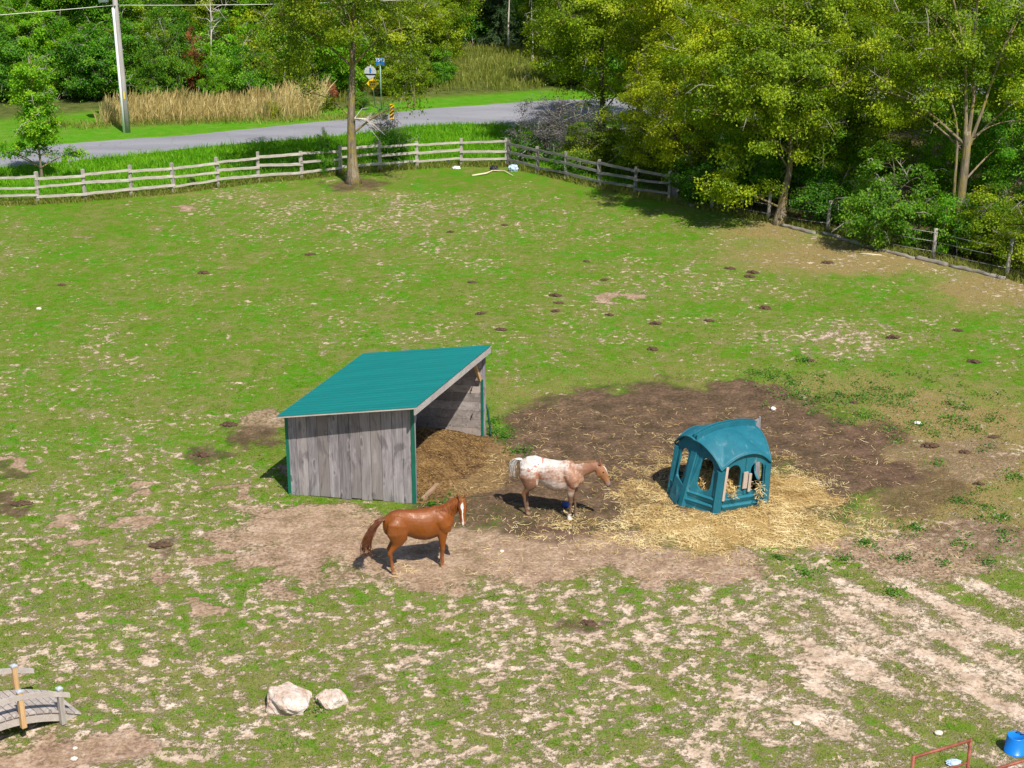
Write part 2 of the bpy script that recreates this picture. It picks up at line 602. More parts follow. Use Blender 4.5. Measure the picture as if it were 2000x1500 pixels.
def ground_z(X, Y):
    """height of the ground sheet at world points (nearest grid interpolation)"""
    X, Y = np.atleast_1d(np.asarray(X, float)), np.atleast_1d(np.asarray(Y, float))
    ix = np.clip(np.searchsorted(gx, X) - 1, 0, nx_ - 2)
    iy = np.clip(np.searchsorted(gy, Y) - 1, 0, ny_ - 2)
    fx, fy = (X - gx[ix]) / (gx[ix + 1] - gx[ix]), (Y - gy[iy]) / (gy[iy + 1] - gy[iy])
    Z = gz.reshape(ny_, nx_)
    return (Z[iy, ix] * (1 - fx) + Z[iy, ix + 1] * fx) * (1 - fy) + (Z[iy + 1, ix] * (1 - fx) + Z[iy + 1, ix + 1] * fx) * fy


def on_ground(p):
    return Vector((p[0], p[1], float(ground_z(p[0], p[1])[0])))


def ground_material():
    t = NT("paddock_ground")
    o = t.obj()
    fine = t.noise(12.0, 6, .7, o)
    finer = t.noise(38.0, 3, .6, o)
    macro = t.noise(.42, 4, .6, o)
    mid = t.noise(1.7, 4, .6, o)
    sandv = t.math('ADD', t.attr("sandv"), t.math('MULTIPLY', t.math('SUBTRACT', fine, .5), 4.6))
    sandv = t.math('ADD', sandv, t.math('MULTIPLY', t.math('SUBTRACT', finer, .5), 2.2))
    fl_n = t.noise(4.2, 4, .62, o)                               # small bare flecks wherever the sward is thin
    fl_p = t.noise(.55, 3, .6, o)
    fl_t = t.math('SUBTRACT', t.math('ADD', fl_n, t.math('MULTIPLY', t.math('SUBTRACT', fl_p, .5), .45)), t.math('SUBTRACT', .668, t.math('MULTIPLY', t.math('MINIMUM', t.attr("cover"), .36), .24)))
    has = t.step(t.attr("cover"), .01, .06)
    fleck = t.math('MULTIPLY', t.step(fl_t, .0, .03), has)
    halo = t.math('MULTIPLY', t.step(fl_t, -.12, .02), has)
    sand_m = t.math('MAXIMUM', t.step(sandv, -.55, .75), t.math('MULTIPLY', fleck, .85))
    dull = t.step(t.noise(1.15, 5, .68, t.obj((1, 1.25, 1), (0, 0, .5)), .5), .50, .64)
    thatch_m = t.math('MAXIMUM', t.math('MAXIMUM', t.step(sandv, -1.6, .1), halo), t.math('MULTIPLY', dull, t.math('ADD', .36, t.math('MULTIPLY', t.attr("cover"), .9))))
    # grass
    g = t.ramp(t.math('ADD', t.math('MULTIPLY', macro, .45), t.math('MULTIPLY', mid, .55)),
               [(.40, (.064, .222, .002)), (.46, (.090, .208, .005)), (.53, (.122, .188, .018)), (.61, (.178, .196, .052))])
    g = t.mix(t.step(fine, .35, .75), g, t.mix(1.0, g, (.62, .66, .55), 'MULTIPLY'))
    g = t.mix(t.math('MULTIPLY', t.step(finer, .55, .75), .5), g, (.27, .25, .11))
    # dry thatch
    dry = t.step(t.math('ADD', t.attr("dry"), t.math('MULTIPLY', t.math('SUBTRACT', fine, .5), 1.3)), .35, .75)
    g = t.mix(dry, g, t.ramp(finer, [(.3, (.13, .095, .035)), (.5, (.235, .168, .070)), (.7, (.35, .27, .115))]))
    # lush verge and lawn
    lush = t.ramp(mid, [(.35, (.07, .24, .004)), (.5, (.10, .29, .006)), (.65, (.16, .31, .015))])
    g = t.mix(t.attr("verge"), g, t.mix(t.math('MULTIPLY', fine, .5), lush, (.06, .15, .008)))
    lawnc = t.mix(t.step(mid, .3, .7), (.062, .225, .005), (.095, .25, .012))
    g = t.mix(t.attr("lawn"), g, lawnc)
    g = t.mix(t.attr("wild"), g, t.ramp(mid, [(.35, (.05, .075, .014)), (.6, (.10, .12, .03))]))
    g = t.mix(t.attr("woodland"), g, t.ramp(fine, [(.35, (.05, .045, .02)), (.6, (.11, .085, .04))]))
    # sand
    s = t.ramp(t.math('ADD', t.math('MULTIPLY', fine, .5), t.math('MULTIPLY', mid, .5)),
               [(.36, (.30, .215, .15)), (.5, (.50, .385, .29)), (.62, (.67, .555, .455))])
    g = t.mix(t.math('MULTIPLY', thatch_m, t.math('ADD', .58, t.math('MULTIPLY', t.attr("cover"), .3))), g, t.ramp(finer, [(.3, (.130, .125, .038)), (.5, (.225, .195, .078)), (.7, (.38, .31, .16))]))
    c = t.mix(sand_m, g, s)
    # packed bare earth
    bare = t.step(t.math('ADD', t.attr("bare"), t.math('MULTIPLY', t.math('SUBTRACT', fine, .5), 1.6)), .28, .75)
    bc = t.ramp(t.math('ADD', t.math('MULTIPLY', fine, .6), t.math('MULTIPLY', mid, .4)),
                [(.38, (.18, .112, .076)), (.5, (.315, .212, .150)), (.61, (.45, .335, .25))])
    bare = t.math('MULTIPLY', bare, t.math('SUBTRACT', 1.0, t.math('MULTIPLY', t.step(fl_n, .56, .66), .55)))
    c = t.mix(t.math('MULTIPLY', bare, .93), c, bc)
    # trampled dung and mud
    dirt = t.step(t.math('ADD', t.attr("dirt"), t.math('MULTIPLY', t.math('SUBTRACT', fine, .5), 1.7)), .2, .85)
    dc = t.ramp(t.math('ADD', t.math('MULTIPLY', fine, .55), t.math('MULTIPLY', mid, .45)),
                [(.36, (.045, .027, .020)), (.47, (.092, .056, .040)), (.56, (.145, .090, .062)), (.66, (.24, .16, .10))])
    c = t.mix(t.math('MULTIPLY', dirt, .95), c, dc)
    bed = t.step(t.math('ADD', t.attr("bed"), t.math('MULTIPLY', t.math('SUBTRACT', fine, .5), .9)), .35, .65)
    c = t.mix(bed, c, t.ramp(fine, [(.3, (.085, .052, .024)), (.5, (.195, .125, .058)), (.7, (.31, .215, .105))]))
    straw = t.step(t.math('ADD', t.attr("straw"), t.math('MULTIPLY', t.math('SUBTRACT', fine, .5), 1.2)), .4, .85)
    c = t.mix(t.math('MULTIPLY', straw, .7), c, t.ramp(finer, [(.3, (.22, .13, .045)), (.5, (.48, .32, .115)), (.7, (.74, .57, .27))]))
    h = t.math('ADD', t.math('MULTIPLY', fine, .7), t.math('MULTIPLY', finer, .3))
    vo = t.n("ShaderNodeTexVoronoi", feature='SMOOTH_F1')        # hoof pocks in the soft ground
    vo.inputs["Scale"].default_value = 3.6
    t.set(vo, "Vector", o)
    pock = t.math('MULTIPLY', t.step(vo.outputs[0], .08, .42), t.math('MAXIMUM', t.math('MAXIMUM', bare, dirt), sand_m))
    h = t.math('ADD', h, t.math('MULTIPLY', pock, .55))
    return t.pbr(c, .95, .08, 0, t.bump(h, .9, .05))


ground = np_mesh("ground", np.stack([gxf, gyf, gz], 1), GF, ground_material(), None,
                 dict(sandv=F["sandv"], cover=F["cover"], bare=F["bare"], dirt=F["dirt"], straw=F["straw"], bed=F["bed"], dry=F["dry"],
                      verge=verge * (1 - woodland), lawn=lawn, wild=wild, woodland=woodland), smooth=True)
tag(ground, kind="structure")

# ------------------------------------------------------------------ road and gravel apron


def strip(name, near, far, z, mat, n=160):
    xs = np.linspace(near[0][0], near[-1][0], n)
    V, Fq = [], []
    cols = 9
    for x in xs:
        a = np.array([x, np.interp(x, [p[0] for p in near], [p[1] for p in near])])
        b = np.array([x, np.interp(x, [p[0] for p in far], [p[1] for p in far])])
        for k in range(cols):
            q = a + (b - a) * k / (cols - 1)
            e = (k in (0, cols - 1)) * .12 * float(fbm(np.array([x]), np.array([k * 9.0]), 1.5, 3, 4)[0])
            V.append((q[0], q[1] + e, z + .04 * (1 - (2 * k / (cols - 1) - 1) ** 2)))
    for i in range(n - 1):
        for k in range(cols - 1):
            o = i * cols + k
            Fq.append((o, o + cols, o + cols + 1, o + 1))
    return np_mesh(name, V, Fq, mat, smooth=True)


def asphalt():
    t = NT("asphalt")
    o = t.obj()
    f = t.noise(24, 5, .7, o)
    m = t.noise(.5, 4, .6, t.obj((.25, 1, 1), (0, 0, math.radians(-26))))
    c = t.ramp(t.math('ADD', t.math('MULTIPLY', f, .35), t.math('MULTIPLY', m, .65)),
               [(.36, (.185, .187, .215)), (.5, (.235, .237, .268)), (.64, (.285, .287, .315))])
    cr = t.n("ShaderNodeTexVoronoi", feature='DISTANCE_TO_EDGE')
    cr.inputs["Scale"].default_value = .35
    t.set(cr, "Vector", t.n("ShaderNodeVectorMath", operation='ADD', ins={0: o, 1: t.n("ShaderNodeTexNoise").outputs[1]}).outputs[0])
    c = t.mix(t.math('MULTIPLY', t.math('SUBTRACT', 1, t.step(cr.outputs[0], .0, .012)), .4), c, (.1, .1, .11))
    return t.pbr(c, .85, .25, 0, t.bump(f, .3, .01))


xs_n = [-95.0] + _nx + [8.0, 16.0, 30.0, 60.0]
near_pts = [(x, float(road_near(x))) for x in xs_n]
far_pts = [(x, float(road_far(x))) for x in [-95.0] + _fx + [9.0, 18.0, 30.0, 60.0]]
road = strip("road", near_pts, far_pts, .01, asphalt())
tag(road, kind="structure")


def gravel_mat():
    t = NT("white_gravel")
    f = t.noise(14, 5, .7, t.obj())
    m = t.noise(.9, 3, .6, t.obj())
    c = t.ramp(t.math('ADD', t.math('MULTIPLY', f, .6), t.math('MULTIPLY', m, .4)), [(.35, (.30, .28, .27)), (.5, (.48, .45, .43)), (.65, (.68, .66, .64))])
    return t.pbr(c, .95, .1, 0, t.bump(f, .8, .03))


gv = [at(985, 245), at(1040, 252), at(1110, 263), at(1190, 276), at(1260, 284)]
gvn = [(p.x, p.y) for p in gv]
gvf = [(x, float(road_near(x)) + .0 - .02) for x, _ in gvn]
gravel = strip("gravel_shoulder", gvn, gvf, .015, gravel_mat(), 60)
tag(gravel, kind="structure")


# ------------------------------------------------------------------ grass that stands up: one object per kind of ground cover
def blades(name, P, h, w, lean, lv, mat, segs=2, rng=R, head=0.0, drift=(0, 0)):
    """a bent tapering blade at every point of P; h, w, lv are arrays"""
    n = len(P)
    a = rng.uniform(0, 2 * np.pi, n)
    side = np.stack([np.cos(a), np.sin(a), np.zeros(n)], 1)
    b = rng.uniform(0, 2 * np.pi, n)
    ln = np.abs(rng.normal(0, lean, n)) + lean * .3
    dirv = np.stack([np.cos(b) * ln + drift[0], np.sin(b) * ln + drift[1], np.zeros(n)], 1)
    V = []
    for k in range(segs + 1):
        t = k / segs
        c = P + dirv * (t ** 1.7) * h[:, None]
        c = c + np.stack([np.zeros(n), np.zeros(n), h * (t - .25 * np.minimum(ln, 1.2) * t * t)], 1)
        ww = w * (1 - t) ** .8 if not head else w * np.interp(t, [0, .55, .8, 1], [.5, .5, head, .15])
        if k == segs and not head:
            V.append(c)
        else:
            V.append(c - side * ww[:, None] / 2)
            V.append(c + side * ww[:, None] / 2)
    m = len(V)
    V = np.stack(V, 1).reshape(-1, 3)
    base = np.arange(n)[:, None] * m
    fs = []
    for k in range(segs - 1 if not head else segs):
        fs.append(base + np.array([2 * k, 2 * k + 1, 2 * k + 3, 2 * k + 2]))
    if not head:
        k = segs - 1
        fs.append(base + np.array([2 * k, 2 * k + 1, 2 * k + 2, 2 * k + 2]))
    Fq = np.concatenate(fs, 0)
    if not head:                                                  # tip triangles: drop the doubled corner by nudging to tris
        quads = np.concatenate(fs[:-1], 0) if len(fs) > 1 else np.zeros((0, 4), int)
        tri = fs[-1][:, :3]
        q2 = np.concatenate([quads[:, [0, 1, 2]], quads[:, [0, 2, 3]]], 0) if len(quads) else np.zeros((0, 3), int)
        Fq = np.concatenate([q2, tri], 0)
    return np_mesh(name, V, Fq, mat, None, dict(lv=np.repeat(lv, m)))


M_TURF = leaf_mat("turf_blades", (.065, .165, .004), (.115, .225, .010), (.28, .31, .07), .4)
M_LUSH = leaf_mat("verge_blades", (.065, .22, .004), (.135, .37, .007), (.27, .47, .025), .4)
M_DRYG = leaf_mat("dry_blades", (.17, .11, .04), (.36, .26, .10), (.56, .46, .24), .3)
M_REED = leaf_mat("reed_blades", (.30, .22, .07), (.58, .46, .19), (.78, .70, .40), .4)
M_MEAD = leaf_mat("meadow_blades", (.11, .145, .018), (.22, .265, .04), (.40, .37, .12), .35)
M_STRAW = leaf_mat("straw_stalks", (.30, .185, .07), (.60, .44, .19), (.88, .75, .43), .2)
M_WEED = leaf_mat("weed_leaves", (.030, .10, .010), (.07, .20, .018), (.17, .32, .04), .35)

_R = random.Random(3)


def scatter(n, x0, x1, y0, y1, keep, rng=R):
    """points in a rectangle kept with probability keep(X, Y)"""
    X, Y = rng.uniform(x0, x1, n), rng.uniform(y0, y1, n)
    k = rng.uniform(0, 1, n) < keep(X, Y)
    return X[k], Y[k]


def clump(X, Y, per, spread, rng=R):
    X = np.repeat(X, per) + rng.normal(0, spread, len(X) * per)
    Y = np.repeat(Y, per) + rng.normal(0, spread, len(Y) * per)
    return X, Y


def in_view(X, Y, margin=60):
    px, py = to_px(X, Y)
    return ((px > -margin) & (px < 2000 + margin) & (py < 1500 + margin * 1.5)).astype(float)


def turf_keep(X, Y):
    f = fields(X, Y)
    k = (1 - sstep(-.5, .3, f["sandv"])) * (1 - sstep(.3, .5, f["bare"])) * (1 - sstep(.25, .5, f["dirt"])) * (1 - sstep(.35, .6, f["bed"]))
    k = k * (1 - sstep(.4, .7, f["straw"]) * .9)
    return k * in_view(X, Y) * (Y < fence_y(X) - .1) * np.clip((31 / Y) ** 2.4, 0, 1)


tx, ty = scatter(290000, -22, 22, 21, 68, turf_keep)
txc, tyc = clump(tx, ty, 4, .045)
fv = fields(txc, tyc)
nb = len(txc)
lv = np.clip(.45 + .75 * fbm(txc, tyc, 1.1, 4, 201) + R.normal(0, .17, nb) + .35 * fv["dry"] + .25 * sstep(-1.6, -.3, fv["sandv"]), 0, 1)
P = np.stack([txc, tyc, ground_z(txc, tyc) - .004], 1)
grow = np.clip(1 + .5 * fbm(txc, tyc, .8, 2, 202), .6, 1.6)
turf = blades("pasture_grass", P, R.uniform(.022, .055, nb) * grow * np.clip(30 / tyc, .5, 1.15), R.uniform(.012, .026, nb) * (tyc / 28), .75, lv, M_TURF, 2)
tag(turf, "short grazed grass blades scattered over the paddock", "grass", kind="stuff")


# long grass of the verge between fence and road
def verge_keep(X, Y):
    return ((Y > fence_y(X) + .05) & (Y < road_near(X) - .1) & (X < 6)).astype(float) * in_view(X, Y)


vx, vy = scatter(60000, -30, 6, 58, 86, verge_keep)
vx, vy = clump(vx, vy, 2, .06)
k = (vy > fence_y(vx) + .05) & (vy < road_near(vx) - .08)
vx, vy = vx[k], vy[k]
nb = len(vx)
near_f = np.exp(-((vy - fence_y(vx)) / 1.6))
lv = np.clip(.45 + .5 * fbm(vx, vy, 2.2, 3, 211) + R.normal(0, .16, nb), 0, 1)
P = np.stack([vx, vy, ground_z(vx, vy) - .01], 1)
ob = blades("verge_grass", P, R.uniform(.14, .42, nb) * (1 + .4 * fbm(vx, vy, 1.3, 2, 212)), R.uniform(.03, .06, nb), .5, lv, M_LUSH, 2)
tag(ob, "long bright green grass of the verge between fence and road", "grass", kind="stuff")
# dry thatch and weeds right at the fence foot
_fxs = np.interp(R.uniform(0, 1, 7000), np.linspace(0, 1, len(_bx)), _bx)
_o = np.abs(R.normal(0, .5, len(_fxs))) - .25
fx_, fy_ = _fxs, fence_y(_fxs) + _o
fx_, fy_ = clump(fx_, fy_, 3, .08)
nb = len(fx_)
P = np.stack([fx_, fy_, ground_z(fx_, fy_) - .01], 1)
ob = blades("fence_foot_grass", P, R.uniform(.1, .4, nb), R.uniform(.02, .05, nb), .6,
            np.clip(R.normal(.5, .22, nb), 0, 1), M_MEAD, 2)
tag(ob, "yellowish uncut grass growing along the foot of the fences", "grass", kind="stuff")

# golden tall grass beyond the road
REED_POLY = [(185, 247), (300, 240), (420, 238), (520, 236), (622, 231), (640, 205), (560, 203), (430, 207), (300, 206), (215, 212)]
_rp = [at(*p) for p in REED_POLY]


def in_poly(X, Y, poly):
    c = np.zeros(len(X), bool)
    n = len(poly)
    for i in range(n):
        a, b = poly[i], poly[(i + 1) % n]
        cond = ((a[1] > Y) != (b[1] > Y)) & (X < (b[0] - a[0]) * (Y - a[1]) / (b[1] - a[1] + 1e-12) + a[0])
        c ^= cond
    return c


rx, ry = scatter(30000, -26, -8, 80, 98, lambda X, Y: in_poly(X, Y, _rp) * (.4 + .6 * sstep(-.2, .1, fbm(X, Y, 1.5, 3, 221))))
nb = len(rx)
tall = 1 + .75 * sstep(-15.5, -11, rx) + .3 * fbm(rx, ry, 1.4, 2, 222)
P = np.stack([rx, ry, np.zeros(nb) - .02], 1)
lv = np.clip(.38 + .25 * sstep(-15, -11, rx) + .3 * fbm(rx, ry, 1.2, 3, 223) + R.normal(0, .17, nb), 0, 1)
ob = blades("tall_dry_grass", P, R.uniform(.55, 1.25, nb) * tall, R.uniform(.035, .07, nb), .22, lv, M_REED, 4, head=1.1, drift=(.12, 0))
tag(ob, "tall golden dry grass stand on the far side of the road", "grass", kind="stuff")

ex, ey = scatter(26000, -27, -7, 78, 90, lambda X, Y: np.clip(1.2 - np.abs(Y - np.interp(X, [p.x for p in _rp[:5]], [p.y for p in _rp[:5]])) / .9, 0, 1))
nb = len(ex)
P = np.stack([ex, ey, np.zeros(nb) - .02], 1)
ob = blades("reed_edge_grass", P, R.uniform(.12, .5, nb) * (1 + .5 * fbm(ex, ey, 1.0, 2, 226)), R.uniform(.03, .06, nb), .5, np.clip(.5 + .5 * fbm(ex, ey, 1.1, 3, 227) + R.normal(0, .2, nb), 0, 1), M_MEAD, 2)
tag(ob, "ragged yellow-green grass thinning out along the foot of the golden stand", "grass", kind="stuff")

# uncut meadow in the clearing
MEAD = [(640, 214), (720, 186), (800, 180), (1060, 178), (1100, 100), (820, 90), (740, 140)]
_mp = [at(*p) for p in MEAD]
mx, my = scatter(42000, -14, 8, 90, 124, lambda X, Y: in_poly(X, Y, _mp) * (.3 + .7 * sstep(-.25, .15, fbm(X, Y, 1.7, 3, 231))))
nb = len(mx)
P = np.stack([mx, my, np.zeros(nb) - .02], 1)
lv = np.clip(.42 + .5 * fbm(mx, my, 2.0, 3, 232) + R.normal(0, .17, nb), 0, 1)
ob = blades("meadow_grass", P, R.uniform(.25, .75, nb) * (1 + .4 * fbm(mx, my, 2, 2, 233)), R.uniform(.03, .06, nb), .25, lv, M_MEAD, 4, head=1.0)
tag(ob, "uncut olive green meadow grass in the clearing beyond the road", "grass", kind="stuff")


# straw and hay strands lying round the feeder
def straw_keep(X, Y):
    f = fields(X, Y)
    return np.clip(f["straw"] * .52 + .022 * f["dirt"] + .03 * f["bed"] + .02 * f["bare"], 0, 1) * np.clip(.62 + 2.4 * fbm(X, Y, .7, 4, 244), .06, 1)


def strands(name, X, Y, Z, length, width, lv, mat, tilt=.25, rng=R):
    n = len(X)
    a = rng.uniform(0, 2 * np.pi, n)
    bend = rng.normal(0, .6, n)
    V = []
    for k, t in enumerate((-.5, 0, .5)):
        ang = a + bend * t
        cx = X + np.cos(ang) * length * t
        cy = Y + np.sin(ang) * length * t
        cz = Z + rng.uniform(0, tilt, n) * length * (.6 if k != 1 else .8) + .004
        nx2, ny2 = -np.sin(ang), np.cos(ang)
        V.append(np.stack([cx - nx2 * width / 2, cy - ny2 * width / 2, cz], 1))
        V.append(np.stack([cx + nx2 * width / 2, cy + ny2 * width / 2, cz + width * .3], 1))
    V = np.stack(V, 1).reshape(-1, 3)
    base = np.arange(n)[:, None] * 6
    Fq = np.concatenate([base + np.array([0, 1, 3, 2]), base + np.array([2, 3, 5, 4])], 0)
    return np_mesh(name, V, Fq, mat, None, dict(lv=np.repeat(lv, 6)))


sx, sy = scatter(330000, -4, 11, 29, 42, straw_keep)
nb = len(sx)
fs_ = fields(sx, sy)
pile = .10 * sstep(.3, 1, fs_["straw"]) * (.5 + fbm(sx, sy, .6, 3, 241))
ob = strands("loose_straw", sx, sy, ground_z(sx, sy) + np.maximum(0, pile) * R.uniform(0, 1, nb), R.uniform(.06, .26, nb), R.uniform(.005, .012, nb),
             np.clip(.42 + .8 * fbm(sx, sy, .8, 4, 242) + .25 * sstep(36.0, 34.0, sy) + R.normal(0, .22, nb), 0, 1), M_STRAW, .18)
tag(ob, "loose golden straw and hay strewn round the feeder", "straw", kind="stuff")


def leafy(name, X, Y, per, rad, hgt, size, lv, mat, rng=R):
    """low broad-leaved weeds: per leaves round each point"""
    n = len(X) * per
    x = np.repeat(X, per) + rng.normal(0, 1, n) * np.repeat(rad, per)
    y = np.repeat(Y, per) + rng.normal(0, 1, n) * np.repeat(rad, per)
    z = ground_z(x, y) + np.abs(rng.normal(0, 1, n)) * np.repeat(hgt, per) * .5
    return leaf_quads(name, np.stack([x, y, z], 1), size * rng.uniform(.6, 1.3, n), np.clip(np.repeat(lv, per) + rng.normal(0, .15, n), 0, 1), mat)


def leaf_quads(name, Pc, size, lv, mat, parent=None, rng=R, up=.55, out=None, link=True, aspect=.62):
    """one folded diamond leaf at every point"""
    n = len(Pc)
    nrm = rng.normal(0, 1, (n, 3))
    nrm[:, 2] = np.abs(nrm[:, 2]) * (1 + up) + up
    if out is not None: nrm = nrm + out * 1.25
    nrm /= np.linalg.norm(nrm, axis=1)[:, None]
    t = rng.normal(0, 1, (n, 3))
    t[:, 2] -= .5
    t -= nrm * (t * nrm).sum(1)[:, None]
    t /= np.linalg.norm(t, axis=1)[:, None] + 1e-9
    b = np.cross(nrm, t)
    s = size[:, None]
    V = np.stack([Pc - t * s * .5, Pc + b * s * .5 * aspect + nrm * s * .08, Pc + t * s * .55, Pc - b * s * .5 * aspect + nrm * s * .08], 1).reshape(-1, 3)
    Fq = np.arange(n * 4).reshape(n, 4)
    return np_mesh(name, V, Fq, mat, parent, dict(lv=np.repeat(lv, 4)), link=link)


wx_, wy_ = scatter(26000, -8, 22, 24, 52, lambda X, Y: np.clip(fields(X, Y)["weed"] * .8, 0, 1) * sstep(.02, .22, fbm(X, Y, .9, 3, 251)) * in_view(X, Y))
nb = len(wx_)
ob = leafy("low_weeds", wx_, wy_, 12, R.uniform(.05, .14, nb), R.uniform(.08, .26, nb), .065, np.clip(.5 + .6 * fbm(wx_, wy_, 1.2, 2, 252), 0, 1), M_WEED)
tag(ob, "low green weeds growing round the edge of the bare ground", "weeds", kind="stuff")

# the larger weed clumps, each where it stands at the edge of the bare ground
WEED_CLUMPS = [(1480, 730, 28), (1505, 737, 24), (1560, 764, 40), (1545, 747, 24), (1600, 777, 30), (1640, 787, 38), (1690, 777, 44), (1750, 792, 40), (1722, 762, 34),
               (1800, 832, 38), (1860, 822, 44), (1900, 837, 34), (1942, 817, 30), (1752, 862, 28), (1870, 978, 26), (1926, 992, 26), (1956, 1012, 24), (1880, 1064, 28),
               (1960, 1042, 24), (965, 848, 24), (985, 853, 18), (1005, 884, 24), (1022, 880, 14), (872, 1001, 16), (845, 986, 12), (1690, 1062, 18), (1760, 1092, 22),
               (1650, 1092, 20), (1832, 907, 18), (1982, 932, 25), (960, 826, 12), (1785, 1030, 20), (1840, 1100, 24), (1930, 1100, 24), (1575, 1120, 24), (1740, 1160, 26),
               (1570, 705, 20), (1520, 1090, 16)]
CX, CY, CR = [], [], []
for (x_, y_, r_) in WEED_CLUMPS:
    g_ = at(x_, y_)
    rm = (at(x_ + r_, y_) - g_).length
    n_ = int((60 + 300 * rm) * R.uniform(.5, 1.3))
    far_ = np.where(R.uniform(0, 1, n_) < .35, 2.1, .8)
    CX.append(g_.x + R.normal(0, .5, n_) * rm * far_)
    CY.append(g_.y + R.normal(0, .5, n_) * rm * far_)
    CR.append(np.full(n_, rm))
CX, CY, CR = np.concatenate(CX), np.concatenate(CY), np.concatenate(CR)
hz_ = np.abs(R.normal(0, 1, len(CX))) * (.03 + .08 * CR)
ob = leaf_quads("weed_clumps", np.stack([CX, CY, ground_z(CX, CY) + hz_], 1), .062 * R.uniform(.5, 1.4, len(CX)),
                np.clip(.45 + .5 * fbm(CX, CY, .9, 3, 261) + R.normal(0, .18, len(CX)), 0, 1), M_WEED)
tag(ob, "dark green leafy weeds in clumps round the trampled ground", "weeds", kind="stuff")

# ------------------------------------------------------------------ run-in shed
W_GREY = wood("weathered_boards", (.115, .108, .122), (.40, .378, .405), axis=2, grain=7, plank=.75, warm=(.34, .29, .26))
W_GREYX = wood("weathered_boards_level", (.22, .195, .19), (.52, .475, .46), axis=1, grain=7, plank=.6, warm=(.42, .33, .26))
W_TRIM = wood("grey_trim_board", (.26, .235, .23), (.50, .46, .45), axis=1, grain=10)
W_TRIMX = wood("grey_eave_board", (.33, .29, .27), (.50, .46, .42), axis=0, grain=10)
W_FENCE = wood("silver_fence_timber", (.18, .16, .145), (.50, .465, .425), axis=2, grain=6)
W_FENCEX = wood("silver_fence_rail", (.19, .165, .145), (.60, .555, .50), axis=0, grain=5)
W_RAIL_SHADE = wood("shaded_fence_rail", (.085, .08, .076), (.27, .26, .25), axis=0, grain=5)  # same rail wood, with the shade under the trees put into its colour
W_POST_SHADE = wood("shaded_fence_post", (.10, .095, .085), (.30, .28, .26), axis=2, grain=6)  # silver post timber darkened to carry the trees' shade
W_LOG = wood("mossy_log", (.09, .08, .06), (.34, .31, .27), axis=0, grain=4)
W_WARM = wood("warm_timber", (.34, .20, .09), (.62, .42, .22), axis=2, grain=8)
W_PINK = wood("red_brown_beam", (.20, .12, .08), (.38, .25, .17), axis=0, grain=8)
GREEN = simple("green_trim_metal", (.004, .115, .075), .5, .4, 0, .12, 3)
TEAL = None


def roof_metal():
    t = NT("teal_roof_sheet")
    n = t.noise(1.2, 4, .6, t.obj((.3, 3, 1)))
    c = t.mix(t.step(n, .3, .7), (.003, .142, .138), (.004, .168, .162))
    return t.pbr(c, .55, .25, 0)


TEAL = roof_metal()
SA, SB, SC = at(565, 966), at(811, 985), at(945, 853)
SU, SW = (SB - SA), (SC - SB)
LU, LW = SU.length, SW.length
SU.normalize(); SW.normalize()
shed = empty("run_in_shed", SA, 0, "grey plank run-in shed with a sloping teal metal roof and open side", "shed")
# shed frame: columns u (low back -> open front), w (near wall -> far wall), z. The plan is slightly out of square, as built.
MS = Matrix(((SU.x, SW.x, 0, 0), (SU.y, SW.y, 0, 0), (0, 0, 1, 0), (0, 0, 0, 1)))
ZA, SLO = 2.378, .118


def roof_z(u):
    return ZA + SLO * u


def sh_obj(name, build, mat, parent=shed, pv=False):
    """build(mb) in shed coordinates (u, w, z); geometry is written relative to the shed's own origin"""
    mb = MB()
    build(mb)
    me = bpy.data.meshes.new(name)
    me.from_pydata([tuple(MS @ Vector(v)) for v in mb.v], [], mb.f)
    if pv:
        vals = np.repeat([random.random() for _ in range(len(mb.v) // 8 + 1)], 8)[:len(mb.v)]
        a = me.attributes.new("pv", 'FLOAT', 'POINT')
        a.data.foreach_set("value", vals.astype(np.float32))
    me.update()
    return link_mesh(name, me, mat, parent)


def prism8(mb, u0, u1, w0, w1, zb0, zb1, zt0, zt1):
    """board whose top and bottom may slope along u"""
    mb.add([(u0, w0, zb0), (u1, w0, zb1), (u1, w1, zb1), (u0, w1, zb0), (u0, w0, zt0), (u1, w0, zt1), (u1, w1, zt1), (u0, w1, zt0)],
           [(0, 3, 2, 1), (4, 5, 6, 7), (0, 1, 5, 4), (1, 2, 6, 5), (2, 3, 7, 6), (3, 0, 4, 7)])


def near_wall(mb):
    n = 12
    for i in range(n):
        a, b = i * LU / n, (i + 1) * LU / n - .012
        d = random.uniform(-.006, .006)
        bt = random.uniform(.0, .05)
        prism8(mb, a, b, d, d + .03, bt, bt, roof_z(a) - .03, roof_z(b) - .03)


def far_wall(mb):
    z, k = .02, 0
    hs = [.24, .26, .25, .27, .25, .24, .26, .25, .2]
    for h in hs:
        zt = z + h - .008
        d = random.uniform(-.004, .004)
        u0 = 0.02
        top0, top1 = roof_z(u0) - .09, roof_z(LU) - .09
        if z > top1: break
        if zt < top0:
            prism8(mb, u0, LU - .02, LW - .03 + d, LW + d, z, z, zt, zt)
        else:
            us = max(u0, (z + .09 - ZA) / SLO) if z > top0 else u0
            prism8(mb, us, LU - .02, LW - .03 + d, LW + d, z, z, min(zt, roof_z(us) - .09), min(zt, top1))
        z += h


def back_wall(mb):
    n = 16
    for i in range(n):
        a, b = .035 + i * (LW - .07) / n, .035 + (i + 1) * (LW - .07) / n - .006
        prism8(mb, -.005, .025, a, b, 0, 0, roof_z(0) - .10, roof_z(0) - .10)


sh_obj("wall", near_wall, W_GREY, pv=True)["label"] = "upright weathered planks of the near end wall"
sh_obj("wall", far_wall, W_GREYX, pv=True)["label"] = "level pale planks of the far end wall"
sh_obj("wall", back_wall, W_GREY, pv=True)
RU0, RU1, RW0, RW1 = -.20, 3.46, -.24, 5.12
